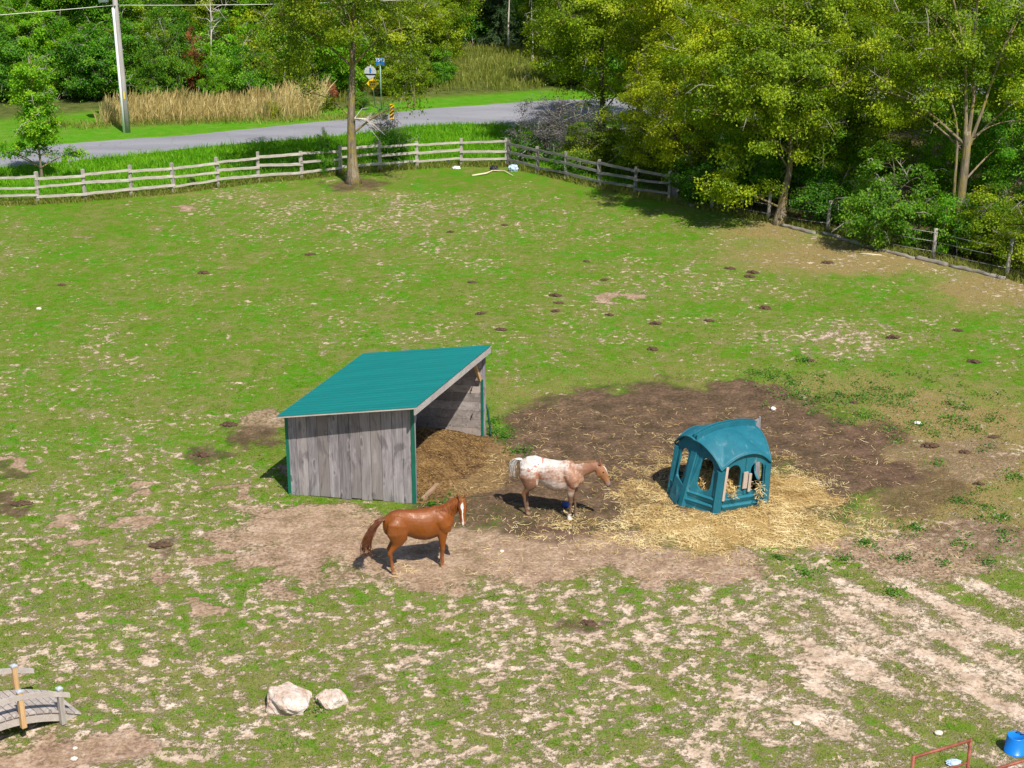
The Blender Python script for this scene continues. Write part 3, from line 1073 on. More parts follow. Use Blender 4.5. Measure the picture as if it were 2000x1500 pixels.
# refit of the sheet to its surveyed corners (the roof sits a little askew on the walls)
RC = {}
for nm, (px_, py_), (u_, w_) in (("a", (540, 813), (-.22, -.1)), ("b", (812, 795), (LU + .12, -.1)), ("c", (960, 673.5), (LU + .12, LW)), ("d", (710, 689.5), (-.22, LW))):
    z_ = {"a": 2.36, "b": 2.80, "c": 2.80, "d": 2.36}[nm]
    RC[nm] = at(px_, py_, z_) - SA
ra, rb, rc, rd = (RC[k] for k in "abcd")


def roof_sheet():
    """ribbed steel sheet: ribs run from the low back edge to the high front edge"""
    V, Fq = [], []
    ribs = 26
    prof = []
    for i in range(ribs):
        t0 = i / ribs
        w = 1 / ribs
        prof += [(t0, 0), (t0 + .38 * w, 0), (t0 + .44 * w, .009), (t0 + .56 * w, .009), (t0 + .62 * w, 0)]
    prof.append((1, 0))
    for (t, h) in prof:
        lo, hi = ra.lerp(rd, t), rb.lerp(rc, t)
        V += [(lo.x, lo.y, lo.z + h), (hi.x, hi.y, hi.z + h), (lo.x, lo.y, lo.z - .012), (hi.x, hi.y, hi.z - .012)]
    n = len(prof)
    for i in range(n - 1):
        o = 4 * i
        Fq += [(o, o + 1, o + 5, o + 4), (o + 2, o + 6, o + 7, o + 3), (o, o + 4, o + 6, o + 2), (o + 1, o + 3, o + 7, o + 5)]
    Fq += [(0, 2, 3, 1), (4 * n - 4, 4 * n - 3, 4 * n - 1, 4 * n - 2)]
    return np_mesh("roof", V, Fq, TEAL, shed)


roof_sheet()


def edge_board(name, a, b, h, th, mat, drop=.014, inset=.02, inward=None):
    """board hung under the edge a-b of the roof sheet"""
    mb = MB()
    d = Vector((0, 0, -drop))
    iv = Vector(inward).normalized()
    a2, b2 = a + iv * inset + d, b + iv * inset + d
    q = [a2, b2, b2 + iv * th, a2 + iv * th]
    dz = Vector((0, 0, -h))
    mb.add([p + dz for p in q] + q, [(0, 3, 2, 1), (4, 5, 6, 7), (0, 1, 5, 4), (1, 2, 6, 5), (2, 3, 7, 6), (3, 0, 4, 7)])
    return mb.build(name, mat, shed)


_cen = (ra + rb + rc + rd) / 4


def inw(a, b):
    n = Vector((-(b - a).y, (b - a).x, 0)).normalized()
    return n if n.dot(_cen - a) > 0 else -n


edge_board("fascia_board", rb, rc, .21, .035, W_TRIM, inward=inw(rb, rc))["label"] = "broad grey fascia along the open side"
edge_board("fascia_board", ra, rb, .045, .035, W_TRIMX, inset=.01, inward=inw(ra, rb))["label"] = "thin pale edge board above the near wall"
edge_board("fascia_board", rd, rc, .05, .035, W_TRIMX, inset=.01, inward=inw(rd, rc))
edge_board("fascia_board", ra, rd, .05, .035, W_TRIM, inset=.01, inward=inw(ra, rd))


def trim(mb, u, w, zt, su, sw):
    """L-shaped corner flashing"""
    prism8(mb, *(sorted((u, u + su * .075))), *(sorted((w, w - sw * .006))), .0, .0, zt, zt)
    prism8(mb, *(sorted((u, u - su * .006))), *(sorted((w - sw * .006, w + sw * .045))), .0, .0, zt, zt)


sh_obj("corner_trim", lambda m: trim(m, -.008, -.006, roof_z(0) - .14, 1, 1), GREEN)
sh_obj("corner_trim", lambda m: trim(m, LU + .008, -.006, roof_z(LU) - .14, -1, 1), GREEN)
sh_obj("corner_trim", lambda m: prism8(m, LU - .06, LU + .012, LW - .045, LW - .036, .0, .0, 1.72, 1.72), GREEN)
sh_obj("corner_post", lambda m: prism8(m, LU - .03, LU - .002, .036, .14, .02, .02, roof_z(LU) - .2, roof_z(LU) - .2), W_GREY)
sh_obj("corner_post", lambda m: prism8(m, LU - .03, LU + .05, LW - .033, LW + .045, .0, .0, roof_z(LU) - .12, roof_z(LU) - .11), W_GREY)
sh_obj("corner_post", lambda m: prism8(m, .03, .12, LW - .14, LW - .05, .0, .0, roof_z(.03) - .12, roof_z(.12) - .12), W_GREY)


def brace_near(mb):
    mb.add([(LU - .14, .15, roof_z(LU) - .21), (LU - .14, .62, roof_z(LU) - .21), (LU - .14, .15, 1.35),
            (LU - .11, .15, roof_z(LU) - .21), (LU - .11, .62, roof_z(LU) - .21), (LU - .11, .15, 1.35)],
           [(0, 1, 2), (5, 4, 3), (0, 3, 4, 1), (1, 4, 5, 2), (2, 5, 3, 0)])


sh_obj("brace", brace_near, W_GREY)["label"] = "triangular plywood gusset inside the near corner"


def brace_far(mb):
    mb.beam((LU - .06, LW - .10, 1.70), (LU - .06, LW - .62, roof_z(LU) - .22), .09, .06, up=(1, 0, 0))


sh_obj("brace", brace_far, W_WARM)["label"] = "slanting brown timber brace under the far roof corner"
sh_obj("header_beam", lambda m: m.beam((LU - .075, .04, roof_z(LU) - .16), (LU - .075, LW - .04, roof_z(LU) - .16), .06, .12), W_TRIM)
for k in range(5):
    w_ = .5 + k * (LW - 1.0) / 4
    sh_obj("rafter", lambda m: prism8(m, .03, LU - .11, w_, w_ + .045, roof_z(.03) - .16, roof_z(LU - .11) - .16, roof_z(.03) - .07, roof_z(LU - .11) - .07), W_GREYX)
IRON = simple("dark_iron", (.03, .03, .03), .5, .5, .6, .2, 20)
for (uu, zz) in ((LU - .3, 1.42), (LU - .3, .62)):
    def hook(mb, uu=uu, zz=zz):
        mb.tube([(uu, LW - .035, zz + .06), (uu + .01, LW - .09, zz + .065), (uu + .0, LW - .10, zz + .03), (uu - .01, LW - .085, zz - .05)], .012, 6)
    sh_obj("tie_hook", hook, IRON)
sill_o = sh_obj("sill_beam", lambda m: m.beam((LU + .10, .25, .05), (LU + .12, 1.15, .07), .10, .08), W_PINK)
sill_o["label"] = "reddish timber sill half buried at the opening"


# heap of bedding spilling out of the shed: a sheet of real relief over the ground
def bed_mound():
    n = 90
    us, ws = np.linspace(.06, LU + 1.1, n), np.linspace(.06, LW - .06, n)
    Ug, Wg = np.meshgrid(us, ws)
    wob = .35 * fbm(Ug, Wg, 1.1, 3, 301)
    edge_out = LU + .75 + wob * .9 - .35 * np.abs(Wg / LW - .55) * 2 - .0
    h = .62 * np.exp(-((Wg - LW * .66) / 1.35) ** 2) * np.exp(-((Ug - LU * .62) / 1.25) ** 2) + .20 * np.exp(-((Wg - LW * .35) / 1.3) ** 2)
    h = h * (1 - sstep(-.9, .0, Ug - edge_out)) * sstep(.0, .5, Wg) + .03 * fbm(Ug, Wg, .25, 3, 302) + .02 * fbm(Ug, Wg, .08, 2, 303)
    ins = (Ug < LU - .02) & ((Wg < .06) | (Wg > LW - .06))
    h = np.where(Ug > edge_out + .02, -.08, h)
    P2 = (np.array([SU.x, SU.y])[None, :] * Ug.ravel()[:, None] + np.array([SW.x, SW.y])[None, :] * Wg.ravel()[:, None])
    X, Y = P2[:, 0] + SA.x, P2[:, 1] + SA.y
    Z = ground_z(X, Y) + h.ravel()
    id2 = np.arange(n * n).reshape(n, n)
    Fq = np.stack([id2[:-1, :-1], id2[:-1, 1:], id2[1:, 1:], id2[1:, :-1]], -1).reshape(-1, 4)
    t = NT("bedding")
    f = t.noise(16, 5, .7, t.obj())
    m = t.noise(2.2, 4, .6, t.obj())
    c = t.ramp(t.math('ADD', t.math('MULTIPLY', f, .6), t.math('MULTIPLY', m, .4)),
               [(.38, (.035, .020, .012)), (.47, (.110, .064, .028)), (.56, (.195, .120, .050)), (.68, (.31, .21, .10))])
    t.pbr(c, .95, .08, 0, t.bump(f, .9, .05))
    o = np_mesh("bedding", np.stack([X, Y, Z], 1), Fq, t.m, smooth=True)
    tag(o, "brown heap of bedding spilling from the open shed", "bedding", kind="stuff")
    # flakes on it
    n2 = 3000
    u, w = R.uniform(.2, LU + .9, n2), R.uniform(.2, LW - .2, n2)
    X2, Y2 = SA.x + SU.x * u + SW.x * w, SA.y + SU.y * u + SW.y * w
    iu = np.clip(np.searchsorted(us, u), 0, n - 1)
    iw = np.clip(np.searchsorted(ws, w), 0, n - 1)
    Z2 = Z.reshape(n, n)[iw, iu]
    kk = h[iw, iu] > .03
    s = strands("bedding_flakes", X2[kk], Y2[kk], Z2[kk], R.uniform(.04, .12, kk.sum()), R.uniform(.010, .020, kk.sum()),
                np.clip(R.normal(-.05, .18, kk.sum()), 0, 1), M_STRAW, .3)
    tag(s, "straw flakes lying on the bedding heap in the shed", "straw", kind="stuff")


bed_mound()
# dark green hose hanging at the far corner
mb = MB()
pc = SC + SU * .09 + SW * .06
mb.tube([pc + Vector((-.03, 0, .95)), pc + Vector((0, -.02, .8)), pc + Vector((.03, -.05, .55)), pc + Vector((.06, -.07, .3)), pc + Vector((.08, -.08, .06)), pc + Vector((.07, -.12, .02))], .028, 8)
hose = mb.build("hose", simple("hose_rubber", (.01, .06, .045), .5, .4))
tag(hose, "dark green hose hanging down the far corner of the shed", "hose")

# ------------------------------------------------------------------ hay feeder hut
def feeder_plastic():
    t = NT("blue_green_plastic")
    n = t.noise(2.2, 5, .65, t.obj())
    f = t.noise(40, 3, .6, t.obj())
    c = t.mix(t.step(n, .3, .7), (.009, .112, .160), (.016, .145, .198))
    c = t.mix(t.math('MULTIPLY', t.step(n, .6, .8), .35), c, (.09, .28, .33))
    sp_ = t.noise(4.5, 6, .75, t.obj((1, 1, .5)), .8)
    c = t.mix(t.math('MULTIPLY', t.step(sp_, .56, .70), .35), c, (.26, .33, .33))
    return t.pbr(c, t.math('ADD', .45, t.math('MULTIPLY', f, .15)), .3, 0, None)


PLAST = feeder_plastic()
FC = Vector((5.20, 35.75, -.05))
fa, fn = Vector((1, 0, 0)), Vector((0, 1, 0))
feeder = empty("hay_feeder", FC, 0, "blue-green plastic domed hay feeder with arched openings, standing in straw", "hay feeder")
# base corners (C1..C6) and roof tips, in the feeder's own axes: a along the seam, n across it
fb = [(-.97, -.62), (-.15, -1.12), (1.22, -.50), (1.02, .66), (.12, 1.12), (-1.20, .14)]
TAP = .90
ft = [(-.72, -.40), (-.10, -1.08), (1.17, -.47), (.86, .60), (.10, 1.04), (-1.12, .16)]
TIPZ = [1.70, 1.20, 1.24, 1.76, 1.24, 1.36]
PEAK = 1.94
feeder.rotation_euler = (0, .055, 0)
seam_d = (Vector((*ft[3], 0)) - Vector((*ft[0], 0))).normalized()
seam_n = Vector((-seam_d.y, seam_d.x, 0))


def fw(a, n, z=0.0):
    v = fa * a + fn * n
    return Vector((v.x, v.y, z))


def side_frame(i):
    j = (i + 1) % 6
    b0, b1 = fw(*fb[i]), fw(*fb[j])
    t0, t1 = fw(*ft[i], 1.25), fw(*ft[j], 1.25)
    return b0, b1, t0, t1


def eave(i, s):
    """height of the roof edge along side i at s in 0..1: tips at the corners, an arch between"""
    j = (i + 1) % 6
    z0, z1 = TIPZ[i], TIPZ[j]
    arch = .36 if (i in (1, 4)) else .16
    return z0 * (1 - s) + z1 * s + arch * (1 - abs(2 * s - 1) ** 2.2)


def panel(i):
    """one moulded side: skin with its feeding windows cut out, set as a slab 5 cm thick"""
    b0, b1, t0, t1 = side_frame(i)
    L = (b1 - b0).length

    def pt(s, z, out=0.0):
        k = z / 1.25
        p = b0.lerp(b1, s).lerp(t0.lerp(t1, s), k)
        p.z = z
        nrm = Vector(((b1 - b0).y, -(b1 - b0).x, 0)).normalized()
        return p + nrm * out
    outer = [(s, .02) for s in np.linspace(0, 1, 9)] + [(s, eave(i, s) - .012) for s in np.linspace(1, 0, 17)]
    wins = [(.34, .15), (.68, .15)] if i in (1, 4) else [(.5, .15)]
    wins = [(.27, .135), (.75, .135)] if i in (1, 4) else [(.51, .215)]
    holes = []
    for cx, hw in wins:
        z0, z1 = (.50, 1.30) if i in (1, 4) else (.52, 1.36)
        r = hw * L
        h = []
        for k in range(13):
            a = math.pi * k / 12
            h.append((cx + hw * math.cos(a), z1 - r + r * math.sin(a)))
        for k in range(13):
            a = math.pi + math.pi * k / 12
            h.append((cx + hw * math.cos(a), z0 + r + r * math.sin(a)))
        holes.append(h)
    loops = [outer] + holes
    flat = [p for l in loops for p in l]
    tri = tessellate_polygon([[Vector((p[0] * L, p[1], 0)) for p in l] for l in loops])
    mb = MB()
    n = len(flat)
    vs = [pt(s, z, 0) for s, z in flat] + [pt(s, z, -.05) for s, z in flat]
    fs = [tuple(t) for t in tri] + [tuple(n + k for k in reversed(t)) for t in tri]
    o = 0
    for l in loops:
        m = len(l)
        for k in range(m):
            a, b = o + k, o + (k + 1) % m
            fs.append((a, b, n + b, n + a))
        o += m
    mb.add(vs, fs)
    # two louvre-like steps low on the side
    for (za, zb) in ((.10, .25), (.29, .44)):
        q = []
        for s in (.10, .90):
            q += [pt(s, za, .002), pt(s, zb, .002), pt(s, zb - .035, .055), pt(s, za + .005, .012)]
        mb.add(q, [(0, 1, 2, 3), (7, 6, 5, 4), (1, 5, 6, 2), (2, 6, 7, 3), (3, 7, 4, 0), (0, 4, 5, 1)])
    # upright ribs beside the windows
    ribs = [.12, .88] if i not in (1, 4) else [.08, .515, .93]
    for s in ribs:
        zt = eave(i, s) - .14
        w = .03 / L * 1.4
        q = [pt(s - w, .50, .001), pt(s + w, .50, .001), pt(s + w, zt, .001), pt(s - w, zt, .001),
             pt(s - w * .5, .50, .03), pt(s + w * .5, .50, .03), pt(s + w * .5, zt, .03), pt(s - w * .5, zt, .03)]
        mb.add(q, [(4, 5, 6, 7), (0, 1, 5, 4), (1, 2, 6, 5), (2, 3, 7, 6), (3, 0, 4, 7)])
    return mb.build("side_panel", PLAST, feeder), pt


pts_ = []
for i in range(6):
    p_, f_ = panel(i)
    pts_.append(f_)
# corner posts
for i in range(6):
    mb = MB()
    p0, p1 = fw(*fb[i], .0), fw(*ft[i], 1.25)
    p1 = p0 + (p1 - p0) * ((TIPZ[i] - .03) / 1.25)
    out = Vector((p0.x, p0.y, 0)).normalized()
    sd = Vector((-out.y, out.x, 0))
    q = []
    for p in (p0, p1):
        q += [p - sd * .13 - out * .06, p - sd * .075 + out * .035, p + sd * .075 + out * .035, p + sd * .13 - out * .06]
    mb.add(q, [(0, 1, 5, 4), (1, 2, 6, 5), (2, 3, 7, 6), (3, 0, 4, 7), (3, 2, 1, 0), (4, 5, 6, 7)])
    mb.build("corner_post", PLAST, feeder)


def dome():
    """moulded roof: scalloped edge, peaked middle, creases running up from the tips"""
    nphi, nr = 96, 16
    tips = [fw(x * 1.03, y * 1.03) for x, y in ft]
    ring = []
    per = nphi // 6
    for i in range(6):
        j = (i + 1) % 6
        for k in range(per):
            s = k / per
            p = tips[i].lerp(tips[j], s)
            bow = .035 * (1 - (2 * s - 1) ** 2)
            out = Vector((p.x, p.y, 0)).normalized()
            p = p + out * bow
            p.z = eave(i, s) + .015
            ring.append((p, s, i))
    V, Fq = [], []
    for th in (0, -.035):
        for r in range(nr + 1):
            t = r / nr
            for (p, s, i) in ring:
                seam = abs((p.x * fn.x + p.y * fn.y)) / 1.0
                z = PEAK - (PEAK - p.z) * (t ** 1.65)
                a_ = p.x * fa.x + p.y * fa.y
                z2 = PEAK - (PEAK - p.z) * (t ** 1.65)
                tip = min(s, 1 - s)
                crease = .06 * math.exp(-(tip / .10) ** 2) * t * (1 - .5 * t) if i not in () else 0
                V.append((p.x * t, p.y * t, min(z, z2 + .05) + crease + th))
    W = (nr + 1) * nphi
    for L in (0, 1):
        for r in range(nr):
            for k in range(nphi):
                a, b = L * W + r * nphi + k, L * W + r * nphi + (k + 1) % nphi
                c, d = b + nphi, a + nphi
                Fq.append((a, d, c, b) if L == 0 else (a, b, c, d))
    for k in range(nphi):
        a, b = nr * nphi + k, nr * nphi + (k + 1) % nphi
        Fq.append((a, a + W, b + W, b))
    roof = np_mesh("roof", V, Fq, PLAST, feeder, smooth=True)
    # rim bead round the scalloped edge
    mb = MB()
    pts = [ring[k % nphi][0] + Vector((0, 0, -.01)) for k in range(nphi + 1)]
    mb.tube(pts, .026, 6, caps=False)
    mb.build("rim", PLAST, roof)
    # bolted flange of the seam along the a axis
    mb = MB()
    prof = []
    for k in range(29):
        u = -1 + 2 * k / 28
        t = abs(u)
        p = (tips[3] if u > 0 else tips[0]) * t
        zc = PEAK - (PEAK - ((TIPZ[3] if u > 0 else TIPZ[0]) + .015)) * (t ** 1.65) + .06 * t * (1 - .5 * t)
        prof.append(Vector((p.x, p.y, zc)))
    for off, hh in ((-.055, .12), (.055, .12)):
        q = [p + seam_n * off for p in prof]
        vs = []
        for p in q:
            vs += [p + seam_n * -.024 + Vector((0, 0, -.05)), p + seam_n * .024 + Vector((0, 0, -.05)), p + seam_n * .024 + Vector((0, 0, hh)), p + seam_n * -.024 + Vector((0, 0, hh))]
        fs = []
        for k in range(len(q) - 1):
            o = 4 * k
            for e in range(4):
                fs.append((o + e, o + (e + 1) % 4, o + 4 + (e + 1) % 4, o + 4 + e))
        fs += [(3, 2, 1, 0), tuple(len(vs) - 4 + e for e in range(4))]
        mb.add(vs, fs)
    for k in range(2, 27, 3):
        mb.box(prof[k] + Vector((0, 0, .08)), (.035, .15, .03))
    mb.build("seam_flange", PLAST, roof)


dome()
W_PLANK = wood("grey_repair_board", (.30, .24, .20), (.52, .43, .37), axis=2, grain=9)


def plank(i, s, z0, z1, w, lab):
    f = pts_[i]
    mb = MB()
    mb.beam(f(s, z0, .055), f(s, z1, .055), w, .035, up=f(s, .5, 1) - f(s, .5, 0))
    o = mb.build("repair_board", W_PLANK, feeder)
    o["label"] = lab
    return o


plank(1, .085, .40, 1.30, .07, "long narrow grey board screwed beside the corner post")
plank(1, .49, .66, 1.10, .13, "short broad grey board between the two windows")
plank(1, .585, .56, 1.04, .08, "short narrow grey board right of the broad one")
# broken flap of plastic at the low left corner
mb = MB()
f = pts_[5]
q = [f(.35, .04, .10), f(.98, .02, .13), f(.96, .50, .05), f(.40, .62, .06)]
qn = [p + Vector((.02, .03, 0)) for p in q]
mb.add(q + qn, [(0, 1, 2, 3), (7, 6, 5, 4), (0, 4, 5, 1), (1, 5, 6, 2), (2, 6, 7, 3), (3, 7, 4, 0)])
mb.build("skirt_flap", PLAST, feeder)
# post and board standing behind the feeder at its seam
mb = MB()
bp = FC + Vector((1.22, 1.0, 0))
mb.beam(bp + Vector((.0, .0, -.05)), bp + Vector((-.1, .05, 1.72)), .035, .16, up=(.5, .5, 0))
mb.beam(bp + Vector((.055, .07, -.05)), bp + Vector((-.02, .10, 1.78)), .04, .04, up=(1, 0, 0))
bo = mb.build("timber_board", W_GREY)
tag(bo, "upright grey board standing behind the blue-green hay feeder", "board")
# hay inside
n = 5200
th = R.uniform(0, 2 * np.pi, n)
rr = np.sqrt(R.uniform(0, 1, n))
hx, hy = np.cos(th) * rr * .80, np.sin(th) * rr * .80
hz = np.maximum(.04, (.78 + .30 * fbm(hx * 2 + 5, hy * 2, .9, 3, 311)) * (1 - .45 * rr ** 2) - R.exponential(.10, n))
HX, HY = FC.x + fa.x * hx + fn.x * hy, FC.y + fa.y * hx + fn.y * hy
ob = strands("hay", HX, HY, hz, R.uniform(.15, .4, n), R.uniform(.014, .03, n), np.clip(R.normal(.38, .22, n), 0, 1), M_STRAW, .5)
tag(ob, "hay piled inside the blue-green feeder behind its windows", "hay", kind="stuff")
# hay pulled out over the sills of the front windows
f = pts_[1]
S_, Z_, O_ = [], [], []
for k in range(150):
    big = k < 120
    s = random.gauss(.80 if big else .30, .05 if big else .035)
    d = random.random()
    o = f(s, max(.02, .62 - d * .62 if big else .62 - d * .3), .05 + .30 * d * random.uniform(.5, 1.1) if big else .05 + .06 * d)
    S_.append(o.x + FC.x); Z_.append(o.y + FC.y); O_.append(o.z)
ob = strands("spilled_hay", np.array(S_), np.array(Z_), np.array(O_), R.uniform(.10, .26, 150), R.uniform(.008, .014, 150), np.clip(R.normal(.5, .2, 150), 0, 1), M_STRAW, .5)
tag(ob, "hay trailing out over the window sills of the feeder", "hay", kind="stuff")

# ------------------------------------------------------------------ rail fences
rng = random.Random(21)


def rail_fence(name, line, label, hs, post_h, pm=None, rm=None):
    root = empty(name, on_ground(line[0]), 0, label, "fence")
    o0 = root.location.copy()
    tops = []
    for i, p in enumerate(line):
        g = on_ground(p)
        tilt = Vector((rng.uniform(-.04, .04), rng.uniform(-.05, .05), 0))
        hh = post_h + rng.uniform(-.06, .08)
        mb = MB()
        w = rng.uniform(.12, .15)
        mb.beam(g - o0 + Vector((0, 0, -.15)), g - o0 + tilt + Vector((0, 0, hh)), w, w * .95, up=(0.2, 1, 0), jit=.012, segs=5, rng=rng)
        mb.build("post", pm or W_FENCE, root)
        tops.append((g, tilt, hh))
    for lev, hz in enumerate(hs):
        for i in range(len(line) - 1):
            (ga, ta, ha), (gb, tb, hb) = tops[i], tops[i + 1]
            d = (gb - ga).normalized()
            nrm = Vector((d.y, -d.x, 0))
            if nrm.y > 0: nrm = -nrm
            ja, jb = rng.uniform(-.07, .07), rng.uniform(-.07, .07)
            a = Vector((0, 0, hz + ja)) - d * .06 + nrm * (.085 + .012 * (i % 2))
            b = gb - ga + Vector((0, 0, hz + jb)) + d * .06 + nrm * (.085 + .012 * (i % 2))
            mb = MB()
            ln = b.length
            dirx = (b - a)
            ang = math.atan2(dirx.y, dirx.x)
            # built along local x so that the grain runs with the rail
            L = math.hypot(dirx.x, dirx.y)
            mb.beam((0, 0, 0), (L, 0, dirx.z), .035, rng.uniform(.095, .13), jit=.011, segs=7, rng=rng)
            r = mb.build("rail", rm or W_FENCEX, root)
            r.location = ga - o0 + a
            r.rotation_euler = (0, 0, ang)
    return root


rail_fence("rail_fence", FENCE_L, "long silvery three-rail fence running along the road verge behind the big tree", (.36, .78, 1.20), 1.36)
FENCE_R2 = [FENCE_R[0] + (FENCE_R[1] - FENCE_R[0]) * .09] + FENCE_R[1:]
rail_fence("rail_fence", FENCE_R2, "shaded three-rail fence slanting from the fence corner under the right-hand trees", (.36, .78, 1.18), 1.32, W_POST_SHADE, W_RAIL_SHADE)
mb = MB()
g0 = at(1318, 391)
mb.beam(g0 + Vector((0, .05, -.1)), g0 + Vector((0, .05, 1.22)), .32, .05, up=(0, 1, 0), jit=.01, segs=3, rng=rng)
gp = mb.build("gate_board", W_GREY)
tag(gp, "broad grey upright board at the end of the shaded rail fence", "board")


def log(name, a, b, w, h, label, mat=None, cat="log"):
    mb = MB()
    va, vb = on_ground(a), on_ground(b)
    d = vb - va
    L = math.hypot(d.x, d.y)
    if cat == "log":
        n = 10
        mb.tube([(L * k / n, rng.uniform(-.05, .05), d.z * k / n + h * .22 + rng.uniform(-.02, .02)) for k in range(n + 1)], [h * rng.uniform(.40, .58) for k in range(n + 1)], 9)
    else:
        mb.beam((0, 0, h * .4), (L, 0, d.z + h * .4), w, h, jit=.015, segs=7, rng=rng)
    o = mb.build(name, mat or W_LOG)
    o.location = va
    o.rotation_euler = (0, 0, math.atan2(d.y, d.x))
    return tag(o, label, cat)


log("timber_plank", at(1302, 387), at(1356, 404), .14, .12, "grey plank lying on the grass at the end of the shaded rail fence", cat="plank")
log("ground_log", at(1528, 441), at(1592, 458), .2, .18, "mossy grey log lying against the trunk at the wire fence", cat="log")
log("ground_log", at(1606, 456), at(1692, 482), .2, .18, "grey log at the foot of the post left of the bright green bush", cat="log")
log("ground_log", at(1694, 483), at(1786, 506), .18, .16, "grey log below the bright green bush on the wire fence line", cat="log")
log("ground_log", at(1789, 505), at(1850, 519), .2, .2, "pale short log at the foot of the leaning square fence post", cat="log")
log("ground_log", at(1856, 520), at(1962, 546), .2, .17, "long low log ending at the rightmost wire fence post", cat="log")

# wire fence along the wood
wire_root = empty("wire_fence", on_ground(WIRE[1]), 0, "post and wire fence with grey posts along the foot of the right-hand wood", "fence")
WMAT = simple("galvanised_wire", (.35, .35, .34), .5, .4, .5, .1)
tops = []
for p, h in zip(WIRE[1:], (1.2, 1.25, 1.3, 1.15, 1.25, 1.45, 1.4)):
    g = on_ground(p) - wire_root.location
    mb = MB()
    lean = Vector((rng.uniform(-.02, .10), rng.uniform(-.05, .05), 0))
    mb.tube([g + Vector((0, 0, -.15)), g + lean * .5 + Vector((0, 0, h * .5)), g + lean + Vector((0, 0, h))], [.085, .075, .07], 8)
    if h > 1.42:
        mb.beam(g + lean + Vector((-.07, 0, h - .12)), g + lean + Vector((.08, 0, h + .02)), .05, .05, up=(0, 1, 0))
    mb.build("post", W_FENCE, wire_root)
    tops.append((g, lean, h))
for lev in (.35, .75, 1.1):
    for (ga, la, ha), (gb, lb, hb) in zip(tops, tops[1:]):
        a, b = ga + la * lev / ha + Vector((0, -.085, lev)), gb + lb * lev / hb + Vector((0, -.085, lev))
        m_ = (a + b) / 2 - Vector((0, 0, .03))
        mb = MB()
        mb.tube([a, m_, b], .008, 4)
        mb.build("wire", WMAT, wire_root)
# lone thin post in the shade between gate board and the first tree
# ------------------------------------------------------------------ utility pole and wire
up = at(249, 258.5)
pole = empty("utility_pole", up, 0, "tall grey wooden utility pole on the mown strip beside the road", "utility pole")
mb = MB()
top = Vector((-.06, .0, 9.2))
mb.tube([Vector((0, 0, -.2)), top * .33, top * .66, top], [.175, .16, .145, .125], 14)
mb.build("pole_shaft", wood("pole_wood", (.26, .24, .23), (.46, .44, .43), axis=2, grain=6), pole)
mb = MB()
gd = [(-.16, -.10, 0), (-.13, -.13, 0)]
mb.tube([Vector((-.135, -.115, 0)), top * .33 + Vector((-.125, -.105, 0)), top * .66 + Vector((-.115, -.095, 0)), top * .72 + Vector((-.115, -.09, 0))], .078, 8)
mb.build("cable_guard", simple("white_guard", (.88, .88, .90), .45, .4, 0, .03), pole)
hz = height_at(10, up)
pk = top * (hz / 9.2)
mb = MB()
mb.tube([pk + Vector((-.17, 0, 0)), pk + Vector((.17, 0, 0))], .06, 8)
mb.tube([pk + Vector((0, -.2, -.03)), pk + Vector((0, .17, -.03))], .05, 8)
mb.build("insulator", simple("dark_insulator", (.12, .12, .13), .4, .5), pole)
mb = MB()
tz = height_at(3, up)
mb.tube([Vector((-.62, -.15, tz)), Vector((-.62, -.15, tz + .9))], .27, 18)
mb.tube([Vector((-.62, -.15, tz + .9)), Vector((-.62, -.15, tz + .97))], [.27, .16], 18)
mb.beam(Vector((-.4, -.08, tz + .5)), Vector((-.25, 0, tz + .5)), .08, .1)
mb.build("transformer", simple("pale_transformer_paint", (.66, .72, .78), .45, .4, 0, .04), pole)
mb = MB()
z_ = height_at(185, up)
mb.box(top * (z_ / 9.2) + Vector((.05, -.165, 0)), (.07, .02, .42))
mb.build("marker_plate", simple("yellow_plate", (.70, .55, .05), .5, .4, 0, .05), pole)


def overhead(a, b, sag, r=.016):
    pts = []
    for k in range(41):
        t = k / 40
        p = a.lerp(b, t)
        p.z -= 4 * sag * t * (1 - t)
        pts.append(p)
    mb = MB()
    mb.tube(pts, r, 5)
    return mb


WIRE_M = simple("bare_cable", (.55, .55, .5), .5, .4, .3, .05)
a = up + pk
o = overhead(a, Vector((-66, 62.5, 6.9)), .55).build("overhead_wire", WIRE_M)
tag(o, "pale wire sloping from the utility pole to the left edge", "wire")
o = overhead(a, Vector((27, 106, 7.9)), 1.05).build("overhead_wire", WIRE_M)
tag(o, "thin pale wire crossing before the wood right of the utility pole", "wire")

# ------------------------------------------------------------------ road signs
STEEL = simple("galvanised_steel", (.42, .45, .44), .45, .5, .6, .08)
YEL = simple("sign_yellow", (.85, .52, .015), .4, .4, 0, .04)
BLK = simple("sign_black", (.012, .012, .012), .5, .4)
BLUE = simple("sign_blue", (.01, .13, .42), .4, .4, 0, .05)
WHT = simple("sign_white", (.82, .83, .85), .4, .4, 0, .03)
RED = simple("sign_red", (.55, .012, .015), .4, .4, 0, .04)
GREYW = simple("sign_grey", (.50, .52, .54), .45, .4, .2, .1)


def plate(name, poly, th, mat, parent, y=0.0):
    """flat sheet facing -y: poly in (x, z)"""
    mb = MB()
    n = len(poly)
    vs = [(x, y, z) for x, z in poly] + [(x, y + th, z) for x, z in poly]
    fs = [tuple(range(n)), tuple(reversed(range(n, 2 * n)))] + [(k, n + k, n + (k + 1) % n, (k + 1) % n) for k in range(n)]
    mb.add(vs, fs)
    return mb.build(name, mat, parent)


